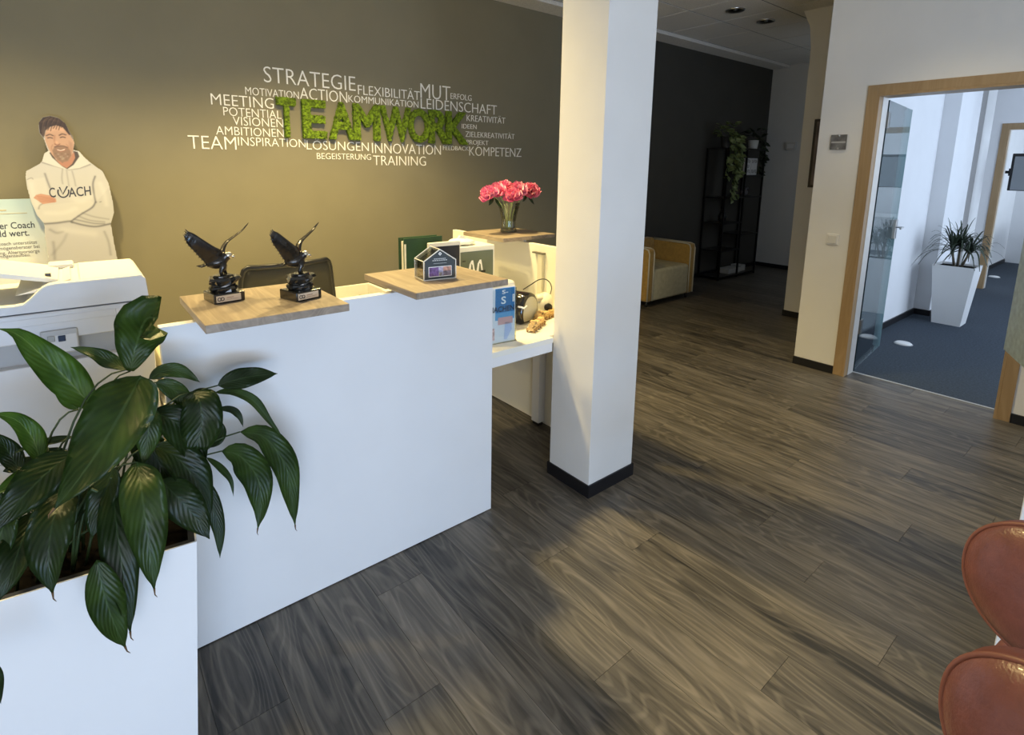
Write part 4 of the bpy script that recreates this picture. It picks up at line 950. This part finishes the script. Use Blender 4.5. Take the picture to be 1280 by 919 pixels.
adtext('Finanzcoach unterstützt',(178,706),15,255,m_lg); adtext('den Vermögensberater bei',(190,726),15,285,m_lg); adtext('Finanzierung, Altersvorsorge',(190,748),15,300,m_lg); adtext('und Vermögensaufbau.',(146,766),15,240,m_lg)
b=NB(); q0=C2(0,548); q1=C2(30,546); box(b,-.5,q1[0],YB-.0015,YB,q0[1]-.004,q0[1]+.004); q2=C2(130,560); box(b,-.5,q2[0],YB-.0015,YB,q2[1]-.002,q2[1]+.002); obj('print_line',b,mat('print_gold_line',(.55,.52,.38),.5),ad,world=True)

# ---------------------------------------------------------------- front planter with peace lily
ZPL=.62; A=px(246,677,2,ZPL); Bp=px(0,752,2,ZPL); dirx=(A-Bp).normalized(); ang=math.atan2(dirx.y,dirx.x)
pl=thing('trough_planter','long white tapered planter trough in front of the desk','planter',(A.x,A.y,0),ang)
# local x runs along the front rim (negative = left), y = depth
LT,DT=1.15,.32; tp=.055; th=.004
def shell(x0,x1,y0,y1,X0,X1,Y0,Y1,z0,z1,b):
    lo=[b.verts.new(p) for p in ((x0,y0,z0),(x1,y0,z0),(x1,y1,z0),(x0,y1,z0))]; hi=[b.verts.new(p) for p in ((X0,Y0,z1),(X1,Y0,z1),(X1,Y1,z1),(X0,Y1,z1))]
    return lo,hi
Tq=px(247.8,930,1,A.y)   # where the right edge runs
kx=(Tq.x-A.x)/(ZPL-Tq.z)
xb=kx*ZPL
b=NB(); lo,hi=shell(-LT+.09,xb,.0,DT-.02,-LT,0,0,DT,0.0,ZPL,b); li,hj=shell(-LT+.1,xb-.02,.02,DT-.04,-LT+th,-th,th,DT-th,.05,ZPL,b)
b.faces.new(lo[::-1]); b.faces.new(li)
for k in range(4):
    j=(k+1)%4; b.faces.new((lo[k],lo[j],hi[j],hi[k])); b.faces.new((hi[k],hi[j],hj[j],hj[k])); b.faces.new((hj[k],hj[j],li[j],li[k]))
bmesh.ops.recalc_face_normals(b,faces=b.faces[:]); obj('trough',b,m_lam,pl)
b=NB(); box(b,-LT+th+.002,-th-.003,th+.002,DT-th-.002,ZPL-.05,ZPL-.040); sl=obj('soil',b,m_soil,pl)
b=NB()
for (x0,x1,y0,y1) in ((-LT+th,-th,th,th+.014),(-LT+th,-th,DT-th-.014,DT-th),(-th-.014,-th,th+.014,DT-th-.014)): box(b,x0,x1,y0,y1,ZPL-.06,ZPL-.0005)
obj('liner_rim',b,m_black,pl)

def leaf_mesh(P, wdt, nrm, fold=.25, wave=.06, seed=0, blunt=.0, nv=18, nu=6):
    """P list of midrib points base->tip, wdt max width, nrm: direction the blade's upper side faces"""
    rnd=random.Random(seed); b=NB(); uvl=b.loops.layers.uv.new('UVMap'); S_=spline(P,8); n=len(S_); L=sum((S_[i+1]-S_[i]).length for i in range(n-1))
    # resample
    out=[]; acc=[0]
    for i in range(n-1): acc.append(acc[-1]+(S_[i+1]-S_[i]).length)
    for k in range(nv+1):
        t=L*k/nv; i=max(j for j in range(n) if acc[j]<=t+1e-9); i=min(i,n-2); f=(t-acc[i])/max(acc[i+1]-acc[i],1e-9); out.append(S_[i].lerp(S_[i+1],f))
    g=[]; ph=rnd.random()*6
    for k,p in enumerate(out):
        s=k/nv; t=(out[min(k+1,nv)]-out[max(k-1,0)]).normalized(); side=t.cross(nrm)
        side=side.normalized() if side.length>1e-5 else Vector((1,0,0)); up=side.cross(t).normalized()
        if blunt: w=math.sin(PI*min(1,s*(1-blunt)+.02))**.75
        else:
            w=(math.sin(PI*s**.80)**.85 if s<1 else 0)*(1-.25*s)*1.08
            if s>.90: w=min(w,.05+(1-s)*1.2)
        w=max(w,.015)*wdt/2; r=[]
        for j in range(nu+1):
            q=j/nu*2-1; lift=abs(q)*fold*w+wave*wdt*math.sin(s*13+ph+ (2 if q>0 else 0))*abs(q)**1.5*(math.sin(PI*s))
            r.append(b.verts.new(p+side*(q*w*(1-.05*abs(q)))+up*(lift-fold*w*.3)))
        g.append(r)
    for k in range(nv):
        for j in range(nu):
            f=b.faces.new((g[k][j],g[k][j+1],g[k+1][j+1],g[k+1][j])); f.smooth=True
            for lp,(a,c) in zip(f.loops,((k,j),(k,j+1),(k+1,j+1),(k+1,j))): lp[uvl].uv=(c/nu,a/nv)
    r=bmesh.ops.solidify(b,geom=b.faces[:],thickness=.0007)
    return b
lily=thing('peace_lily','large peace lily with drooping dark green leaves in the white trough','plant',(-.12,1.55,ZPL-.04))
# (points (px,py,y)..., width px, material, tag)
m=[m_leafd,m_leafm,m_leafb]
LV=[
([(163,464,1.56),(170,432,1.57),(182,400,1.53),(196,397,1.49)],62,1,.32),
([(118,512,1.56),(88,478,1.58),(48,440,1.58),(22,418,1.57),(-2,411,1.56)],46,2,0),
([(158,462,1.57),(138,452,1.60),(112,440,1.60),(88,434,1.60)],22,1,0),
([(176,470,1.52),(160,500,1.44),(125,560,1.36),(88,612,1.30),(66,638,1.28)],84,1,0),
([(186,474,1.57),(205,464,1.58),(228,465,1.58),(250,478,1.57)],20,1,0),
([(240,490,1.55),(250,502,1.50),(252,530,1.48),(246,562,1.47)],50,0,.15),
([(272,482,1.60),(290,476,1.60),(318,470,1.61),(347,467,1.62)],28,0,0),
([(268,491,1.58),(292,490,1.60),(318,502,1.60),(338,528,1.59),(354,548,1.58)],13,1,0),
([(273,511,1.60),(288,512,1.60),(299,520,1.60),(304,534,1.59)],10,0,0),
([(300,540,1.58),(330,546,1.59),(356,580,1.58),(364,618,1.57),(369,658,1.56)],34,1,0),
([(277,564,1.56),(300,570,1.57),(322,598,1.57),(326,634,1.56),(322,662,1.55)],40,1,0),
([(258,572,1.56),(274,584,1.57),(288,600,1.57),(292,621,1.56)],9,1,0),
([(200,600,1.46),(222,622,1.42),(245,648,1.40),(262,674,1.38)],46,0,0),
([(192,556,1.52),(222,572,1.48),(248,606,1.46),(262,650,1.45)],44,0,0),
([(256,598,1.50),(266,630,1.48),(274,665,1.46),(275,698,1.45)],20,0,0),
([(172,578,1.46),(178,620,1.36),(186,680,1.32),(193,738,1.30)],54,1,0),
([(140,598,1.44),(146,660,1.36),(156,730,1.31),(163,792,1.29)],46,0,0),
([(121,700,1.32),(128,735,1.30),(142,778,1.29),(157,810,1.29)],42,1,0),
([(142,584,1.46),(130,615,1.42),(121,645,1.40),(115,674,1.39)],36,0,0),
([(82,612,1.46),(66,650,1.38),(60,700,1.34),(66,743,1.33)],54,0,0),
([(92,566,1.48),(62,588,1.44),(25,625,1.40),(-14,668,1.38)],56,0,0),
([(50,578,1.54),(42,550,1.56),(22,526,1.56),(-10,516,1.55)],28,2,0),
([(26,592,1.55),(14,570,1.57),(2,553,1.57),(-14,540,1.57)],26,0,0),
([(42,640,1.44),(26,680,1.38),(12,720,1.34),(-2,752,1.33)],44,0,0),
([(98,512,1.58),(88,504,1.59),(76,492,1.59),(62,482,1.59)],16,2,0),
([(92,546,1.57),(66,551,1.58),(40,557,1.57),(14,568,1.56)],11,1,0),
([(186,508,1.53),(186,530,1.50),(184,556,1.49),(178,582,1.48)],32,1,0),
([(188,516,1.54),(214,524,1.51),(238,550,1.50),(254,592,1.49)],44,0,0),
([(194,478,1.58),(212,484,1.57),(228,498,1.55),(238,522,1.54)],24,1,0),
([(70,586,1.50),(45,590,1.50),(18,602,1.48),(-12,622,1.46)],24,2,0),
([(232,500,1.60),(250,494,1.60),(266,496,1.60),(276,506,1.60)],18,0,0),
([(262,560,1.56),(272,545,1.58),(270,530,1.59),(262,520,1.59)],20,0,0),
([(20,640,1.42),(6,655,1.40),(-6,690,1.38),(-12,730,1.37)],36,1,0),
([(150,560,1.52),(120,565,1.50),(100,590,1.48),(95,625,1.46)],34,0,0),
([(160,540,1.55),(185,560,1.53),(205,590,1.51),(212,620,1.50)],40,0,0),
([(60,560,1.58),(70,580,1.56),(60,610,1.54),(40,640,1.53)],40,0,0),
([(-20,820,1.25),(-12,835,1.25),(-4,850,1.25),(1,880,1.25)],16,0,0),
]
camv=Vector((0,0,HCAM))
for k,(pts,wpx,mi,bl) in enumerate(LV):
    P=[px(a,c,1,y) for a,c,y in pts]; mid=P[len(P)//2]; depth=.6127*mid.x+.7704*mid.y-.1764*(mid.z-HCAM); wd=wpx*depth/FPX
    nrm=((camv-mid).normalized()+Vector((0,-.15,.45 if k%3 else .25))+Vector((random.uniform(-.2,.2),0,random.uniform(-.1,.15)))).normalized()
    b=leaf_mesh(P,wd,nrm,fold=.34 if k%2 else .20,wave=.085,seed=k,blunt=bl)
    lf=obj('leaf',b,m[mi],lily,world=True)
    # stalk from the soil
    if k not in (17,36):
        root=Vector((max(-.52,min(.10,-.12+(mid.x+.05)*.35))+random.uniform(-.05,.05),1.53+random.uniform(-.05,.06),ZPL-.045)); base=P[0]; c=Vector((root.x*.6+base.x*.4,root.y*.5+base.y*.5,max(base.z+.02,root.z+.12)))
        b=NB(); tube(b,bez(root,c,base,8),[.0036-.0002*i for i in range(9)],6); obj('stalk',b,m_stem,lf,True,world=True)
    if k in (3,15,16,17,19,10,9):
        t=(P[-1]-P[-2]).normalized(); b=NB(); tube(b,[P[-1]-t*.004,P[-1]+t*.010,P[-1]+t*.016+Vector((.004,0,-.002))],[.0026,.0013,.0005],6); obj('dry_tip',b,m_tip,lf,world=True)
for k in range(16):
    r=Vector((random.uniform(-.45,.08),random.uniform(1.46,1.60),ZPL-.045)); e=r+Vector((random.uniform(-.12,.14),random.uniform(-.10,.06),random.uniform(.08,.24)))
    b=NB(); tube(b,bez(r,(r+e)/2+Vector((0,0,.05)),e,6),.0028,6); obj('stalk',b,m_stem,lily,True,world=True)
for k in range(16):
    r=Vector((random.uniform(-.50,.10),random.uniform(1.52,1.63),ZPL+random.uniform(.08,.26))); d=Vector((random.uniform(-.09,.12),random.uniform(-.08,.02),random.uniform(-.06,.04)))
    P=[r,r+d*.4+Vector((0,0,.025)),r+d*.8+Vector((0,0,.01)),r+d*1.3-Vector((0,0,.05))]
    obj('leaf',leaf_mesh(P,.055,Vector((-.2,-.6,.7)).normalized(),seed=100+k),m_leafd,lily,world=True)

# ---------------------------------------------------------------- leather chairs and white cabinet at the right
cb=thing('side_cabinet','low white cabinet at the right edge behind the leather chairs','cabinet',(2.24,-.5,0))
b=NB(); box(b,2.03,2.45,-1.3,.158,0,1.02,.002,1); obj('body',b,m_lam,cb,world=True)
b=NB(); box(b,2.026,2.455,-1.31,.160,1.02,1.045,.002,1); obj('top',b,m_lam,cb,world=True)
def lchair(loc,rot,tilt,label,W=.25,Hh=.17,zc=.70):
    t=thing('leather_chair',label,'chair',loc,rot,'red-brown leather chairs at the right')
    # rounded back cushion: superellipse disc, convex toward -x (viewer side)
    def sup(a,rx,rz,e=2.7):
        c,s=math.cos(a),math.sin(a); e=min(e,2.15); return (rx*math.copysign(abs(c)**(2/e),c), rz*math.copysign(abs(s)**(2/e),s))
    n=56; b=NB(); rings=[]
    tl=Matrix.Rotation(tilt,3,'Y')
    def P(y,z,x): v=tl@Vector((x,y,z)); return (v.x,v.y,zc+v.z)
    prof=[(0.02,-.036),(.25,-.0355),(.5,-.033),(.7,-.027),(.85,-.019),(.94,-.009),(.985,.002)]
    for f,x in prof: rings.append([b.verts.new(P(*sup(2*PI*k/n,W*f,Hh*f,2+.9*f),x+.03*(W*f*math.cos(2*PI*k/n)/W)**2)) for k in range(n)])
    for A_,B_ in zip(rings,rings[1:]):
        for k in range(n): b.faces.new((A_[k],A_[(k+1)%n],B_[(k+1)%n],B_[k]))
    b.faces.new(rings[0]); bmesh.ops.recalc_face_normals(b,faces=b.faces[:])
    obj('back_cushion',b,m_leath,t,True)
    b=NB(); pts=[P(*sup(2*PI*k/n,W*.99,Hh*.99,2.9),.004+.03*math.cos(2*PI*k/n)**2) for k in range(n+1)]; tube(b,pts,.0052,8,caps=False); obj('piping',b,m_leathp,t,True)
    b=NB(); rr=[]
    for f,x in ((.985,.004),(1.0,.022),(.99,.05),(.93,.064),(.5,.070),(.02,.071)): rr.append([b.verts.new(P(*sup(2*PI*k/n,W*f,Hh*f,2.9),x+.03*math.cos(2*PI*k/n)**2*min(1,f*f))) for k in range(n)])
    for A_,B_ in zip(rr,rr[1:]):
        for k in range(n): b.faces.new((A_[k],A_[(k+1)%n],B_[(k+1)%n],B_[k]))
    b.faces.new(rr[-1]); bmesh.ops.recalc_face_normals(b,faces=b.faces[:]); obj('back_shell',b,m_leaths,t,True)
    b=NB(); box(b,.05,.44,-.14,.14,.38,.44,.03,4); obj('seat',b,m_leath,t,True)
    b=NB(); tube(b,[(.05,0,.62),(.07,0,.50),(.12,0,.38),(.22,0,.37)],.014,10); obj('back_bracket',b,m_blackm,t,True)
    for sx,sy in ((.10,-.11),(.10,.11),(.40,-.11),(.40,.11)):
        b=NB(); cyl(b,(sx,sy,.37),(sx+(.03 if sx>.2 else -.0),sy*1.15,0),.012,10,.009); obj('leg',b,m_blackm,t,True)
    return t
pu=px(1300,727,0,1.42); 
CH=[(px(1344,768,0,1.40),-.10),(px(1362,1002,0,.93),-.10)]
lchair((CH[0][0].x,CH[0][0].y,0),math.radians(-8),math.radians(8),'red-brown leather chair, the one farther from the camera',W=.178,Hh=.138,zc=CH[0][0].z)
lchair((CH[1][0].x,CH[1][0].y,0),math.radians(-8),math.radians(8),'red-brown leather chair, the nearest one at the bottom right corner',W=.165,Hh=.132,zc=CH[1][0].z)

# frosted glass screen on a stand at the right
XG=3.9
P_=[px(1256,437,0,XG)]; g0=P_[0]
dv=Vector((.67,-.74,0)).normalized()*-1
gs=thing('frosted_glass_screen','frosted blue-green glass screen at the right edge before the doorway','screen',(g0.x,g0.y,0),math.atan2(-.373,-.928))
b=NB(); box(b,0,1.15,-.006,.006,g0.z,g0.z+.95,.002,1); obj('glass_panel',b,m_frost,gs)
b=NB(); cyl(b,(.98,0,.02),(.98,0,g0.z+.02),.018,14); box(b,.84,1.12,-.12,.12,0,.02,.004); obj('stand',b,m_steel,gs,True)

# ---------------------------------------------------------------- office: planter, floor discs, screen
t=thing('white_floor_planter','tall white tapered square planter on the office carpet','planter',(6.93,1.31,0))
b=NB(); hb,ht,H=.115,.165,.60
lo=[b.verts.new((x*hb,y*hb,0)) for x,y in ((-1,-1),(1,-1),(1,1),(-1,1))]; hi=[b.verts.new((x*ht,y*ht,H)) for x,y in ((-1,-1),(1,-1),(1,1),(-1,1))]; hj=[b.verts.new((x*(ht-.014),y*(ht-.014),H)) for x,y in ((-1,-1),(1,-1),(1,1),(-1,1))]; lj=[b.verts.new((x*(ht-.02),y*(ht-.02),H-.05)) for x,y in ((-1,-1),(1,-1),(1,1),(-1,1))]
b.faces.new(lo[::-1]); b.faces.new(lj)
for k in range(4):
    j=(k+1)%4; b.faces.new((lo[k],lo[j],hi[j],hi[k])); b.faces.new((hi[k],hi[j],hj[j],hj[k])); b.faces.new((hj[k],hj[j],lj[j],lj[k]))
bmesh.ops.recalc_face_normals(b,faces=b.faces[:]); obj('pot',b,m_lam,t)
b=NB(); box(b,-.144,.144,-.144,.144,H-.049,H-.02); obj('soil',b,m_soil,t)
dp=thing('dracaena','spiky dark dracaena with thin arching leaves in the office planter','plant',(6.93,1.31,H-.02))
m_drac=mat('dracaena_leaf',(.035,.05,.03),.45)
for s,(dx,dy,hh) in enumerate(((0,0,.26),(-.05,.05,.22),(.04,-.07,.20))):
    b=NB(); tube(b,[(dx*.4,dy*.4,0),(dx*.8,dy*.8,hh*.5),(dx,dy,hh)],[.012,.010,.008],8); st=obj('stem',b,mat('cane_bark',(.12,.10,.07),.8),dp,True)
    for k in range(46):
        a=random.uniform(0,2*PI); el=random.uniform(-.1,1.35); L=random.uniform(.20,.34); d=Vector((math.cos(a)*math.cos(el),math.sin(a)*math.cos(el),math.sin(el)))
        o=Vector((dx,dy,hh-random.uniform(0,.07)))
        if (o+d*L).x>.10 and (o+d*L).y>.14: continue
        P=[o,o+d*L*.4,o+d*L*.75-Vector((0,0,.05*math.cos(el))),o+d*L-Vector((0,0,.17*math.cos(el)*L/.3))]
        b=NB(); S_=spline(P,3); sd_=d.cross(Vector((0,0,1))); sd_=sd_.normalized() if sd_.length>.01 else Vector((1,0,0)); rr=[]
        for i,p in enumerate(S_):
            w=.0085*(1-(i/len(S_))**2)+.0008; rr.append((b.verts.new(p-sd_*w),b.verts.new(p+Vector((0,0,-.002))),b.verts.new(p+sd_*w)))
        for x_,y_ in zip(rr,rr[1:]): b.faces.new((x_[0],x_[1],y_[1],y_[0])); b.faces.new((x_[1],x_[2],y_[2],y_[1]))
        obj('leaf',b,m_drac,st,True)
for k,((cx_,cy_),l) in enumerate((((5.72,1.366),'round white floor socket cover on the carpet near the glass door'),((10.55,1.56),'round white floor socket cover in the far room'))):
    t=thing('floor_socket',l,'socket',(cx_,cy_,0))
    b=NB(); lathe(b,[(.062,0),(.062,.010),(.052,.016),(.001,.017)],24,caps=False); obj('cover',b,m_lam,t,True)
    b=NB(); lathe(b,[(.070,0),(.070,.004),(.062,.004)],24); obj('rim',b,m_prng,t,True)
t=thing('door_stop','small grey floor door stop beside the office wall','door stop',(5.64,1.60,0))
b=NB(); lathe(b,[(.03,0),(.03,.012),(.018,.022),(.001,.024)],18,caps=False); obj('knob',b,m_prng,t,True); b=NB(); lathe(b,[(.032,0),(.032,.004)],18); obj('base_ring',b,m_steel,t,True)
t=thing('wall_screen','grey wall mounted screen seen from the side in the far room','screen',(10.2,1.50,1.52))
b=NB(); box(b,-.04,.0,-.60,.03,-.25,.25,.008); obj('screen_case',b,mat('screen_side_black',(.012,.012,.014),.4),t)
b=NB(); box(b,-.046,-.040,-.59,.0,-.24,.21,.003); obj('screen_face',b,mat('screen_grey_face',(.30,.33,.36),.3),t)
b=NB(); box(b,.0,.10,-.05,.05,-.05,.05); cyl(b,(.05,-.02,0),(.05,.26,0),.02,10); obj('bracket',b,m_blackm,t)
b=NB(); tube(b,spline([(10.22,1.66,1.26),(10.23,1.72,.95),(10.26,1.735,.6),(10.22,1.735,.3),(10.35,1.72,.05)],5),.005,6); tag(obj('screen_cable',b,m_prng,None,True),'thin grey cable hanging down from the wall screen','cable')
t=thing('wall_handrail','short grey shelf bracket on the far room wall','bracket',(10.1,1.76,.98)); b=NB(); box(b,-.08,.08,-.10,0,0,.012); obj('arm',b,m_prng,t); b=NB(); box(b,-.012,.012,-.012,0,-.05,.05); obj('foot_plate',b,m_prng,t)
t=thing('meeting_table','white table end with black legs in the far room','table',(11.6,.95,0))
b=NB(); box(b,-.5,.5,-.5,.30,.72,.745,.003); obj('table_top',b,m_lam,t)
for x_ in (-.46,.46):
    for y_ in (-.46,.26):
        b=NB(); box(b,x_-.02,x_+.02,y_-.02,y_+.02,0,.72); obj('leg',b,m_blackm,t)

# ---------------------------------------------------------------- lounge: armchair, shelf
ac=thing('tub_armchair','mustard and cream boxy armchair standing against the dark wall','armchair',(5.35,3.80,0))
x0,x1,y0,y1=-.47,.42,-.30,.33
def rb(b,*a,bev=.03): box(b,*a,bev,4)
b=NB(); rb(b,x0+.10,x1-.10,y0,y1-.12,.06,.42,bev=.035); obj('seat',b,m_cream,ac,True)
b=NB(); rb(b,x0,x0+.10,y0,y1,.06,.655,bev=.03); obj('armrest',b,m_must,ac,True)
b=NB(); rb(b,x1-.10,x1,y0,y1,.06,.655,bev=.03); obj('armrest',b,m_must,ac,True)
b=NB(); rb(b,x0+.10,x1-.10,y1-.13,y1,.06,.68,bev=.03); obj('backrest',b,m_must,ac,True)
for xx in (x0+.006,x0+.094,x1-.094,x1-.006):
    b=NB(); tube(b,[(xx,y0+.004,.07),(xx,y0+.004,.60),(xx,y0+.02,.642),(xx,y0+.06,.655),(xx,y1-.05,.658)],.008,8); obj('piping',b,m_piping,ac,True)
for sx in (x0+.06,x1-.06):
    for sy in (y0+.05,y1-.05): b=NB(); cyl(b,(sx,sy,0),(sx,sy,.065),.018,10); obj('leg',b,m_black,ac,True)
sf=thing('metal_shelf_rack','tall black metal shelf rack with glass boards in the dark corner','shelf',(7.42,3.98,0))
sx0,sx1,sy0,sy1,SH=6.93,7.92,3.83,4.13,1.80
for xx in (sx0,(sx0+sx1)/2,sx1):
    for yy in (sy0,sy1):
        b=NB(); box(b,xx-.011,xx+.011,yy-.011,yy+.011,0,SH); obj('post',b,m_blackm,sf,world=True)
xm=(sx0+sx1)/2
for (a,c,z) in ((sx0,sx1,.03),(sx0,xm,.40),(sx0,xm,.78),(xm,sx1,.60),(sx0,sx1,1.13),(xm,sx1,1.42),(sx0,sx1,1.79)):
    b=NB(); box(b,a+.011,c-.011,sy0-.008,sy1+.008,z,z+.012); obj('shelf_board',b,m_black,sf,world=True)
    b=NB(); box(b,a+.011,c-.011,sy0-.014,sy0-.004,z-.006,z+.016); obj('rail',b,m_blackm,sf,world=True)
# light box sign with dark letters
lb=thing('letter_board','small white letter board with dark letters on the shelf rack','sign',(7.64,3.90,1.442))
for k,xx in enumerate((-.15,.03)):
    b=NB(); box(b,xx,xx+.165,-.02,.01,0,.235,.003); pn=obj('panel',b,mat('letter_board_white_%d'%k,(.66,.66,.66),.5),lb)
    b=NB()
    for r,z in enumerate((.17,.10,.03)):
        for q in range(5):
            if r==1 and (q<2 or q>3 or k): continue
            x_=xx+.012+q*.029; box(b,x_,x_+.007,-.0212,-.0198,z,z+.045); box(b,x_+.007,x_+.020,-.0212,-.0198,z+(.0,.019,.038)[(q+r)%3],z+(.0,.019,.038)[(q+r)%3]+.007)
    obj('letters',b,m_black,pn)
b=NB(); box(b,-.155,-.15,-.02,.02,-.012,0); tag(obj('stack_of_books',box(NB(),7.3,7.62,3.88,4.05,.043,.11,.004),mat('books_pale',(.5,.5,.48),.6)),'pale stack of books on the lowest board of the shelf rack','books'); b.free()
b=NB(); box(b,7.66,7.80,3.9,4.05,.043,.13,.004); tag(obj('storage_carton',b,bpy.data.materials['books_pale']),'small pale carton beside the books at the bottom of the rack','carton')
b=NB(); lathe(b,[(.03,0),(.055,.03),(.06,.08),(.04,.13),(.02,.15),(.028,.17)],18); o=obj('dark_vase',b,m_black,None,True); o.location=(7.18,3.98,.793); tag(o,'round dark vase on the middle board of the shelf rack','vase')
b=NB(); ellipsoid(b,(0,0,.05),(.07,.05,.05),14,10); tube(b,[(.03,0,.08),(.09,0,.12),(.13,0,.09)],[.02,.014,.006],8); o=obj('bird_figurine',b,mat('figurine_grey',(.12,.11,.12),.4),None,True); o.location=(7.62,3.93,1.145); tag(o,'small dark bird figurine on the upper board of the shelf rack','figurine')

m_poth=leafmat('pothos_leaf',(.10,.14,.04),(.30,.36,.16),(.4,.45,.25),.5)
def small_leaf(b,o,d,n,s):
    d=d.normalized(); sd=d.cross(n); sd=sd.normalized() if sd.length>.01 else Vector((1,0,0)); up=sd.cross(d)
    uvl=b.loops.layers.uv.verify()
    q=[(0,0),(.25,.42),(.55,.40),(1,0),(.55,-.40),(.25,-.42)]; v=[b.verts.new(o+d*s*a+sd*s*c+up*s*.14*abs(c)*2) for a,c in q]; mid=b.verts.new(o+d*s*.5)
    for i in range(6):
        f=b.faces.new((v[i],v[(i+1)%6],mid))
        for lp in f.loops: lp[uvl].uv=(.2,.3)
def pothos(loc,label,pot_c,vines,crown,ps=.07,lm=m_poth,ls=.06):
    t=thing('trailing_plant',label,'plant',loc)
    b=NB(); lathe(b,[(ps*.75,0),(ps,ps*1.7),(ps*.92,ps*1.7),(ps*.9,ps*1.45),(.001,ps*1.45)],20,caps=False); obj('pot',b,mat('pot_'+label[:5],pot_c,.5),t,True)
    b=NB()
    for k in range(crown):
        a=random.uniform(0,2*PI); r=random.uniform(.02,ps*1.7); z=ps*1.5+random.uniform(.02,ps*2.2); small_leaf(b,Vector((r*math.cos(a),r*math.sin(a),z)),Vector((math.cos(a),math.sin(a),random.uniform(-.5,.9))),Vector((0,-.5,1)),ls*random.uniform(.8,1.3))
    obj('crown',b,lm,t)
    for (dx,dy,L) in vines:
        b=NB(); P=[(0,0,ps*1.6),(dx*.7,dy*.7,ps*2.0),(dx,dy,ps)]; z=ps
        while z>-L: z-=.07; P.append((dx+random.uniform(-.02,.02),dy+random.uniform(-.02,.01),z))
        tube(b,spline(P,3),.0025,5); vn=obj('vine',b,m_stem,t)
        b=NB()
        for p in spline(P,2)[2:]:
            for _ in range(2): small_leaf(b,p,Vector((random.uniform(-1,1),random.uniform(-1,.2),random.uniform(-.9,.2))),Vector((0,-1,.5)),ls*random.uniform(.8,1.3))
        obj('vine_leaves',b,lm,vn)
    return t
pothos((7.04,3.93,1.803),'light green trailing pothos on top of the shelf rack, its vines hanging down',(.03,.03,.03),[(.0,-.13,.62),(.09,-.13,.55),(-.10,-.10,.40),(.05,-.14,.35),(.15,-.12,.2)],44,ps=.085,ls=.075)
pothos((7.80,3.95,1.803),'dark leafy plant in a white pot at the right end of the rack top',(.66,.66,.64),[(.13,-.05,.34),(.12,-.10,.15)],18,ps=.075,lm=leafmat('dark_small_leaf',(.01,.02,.008),(.03,.05,.02),(.05,.08,.04),.5),ls=.085)
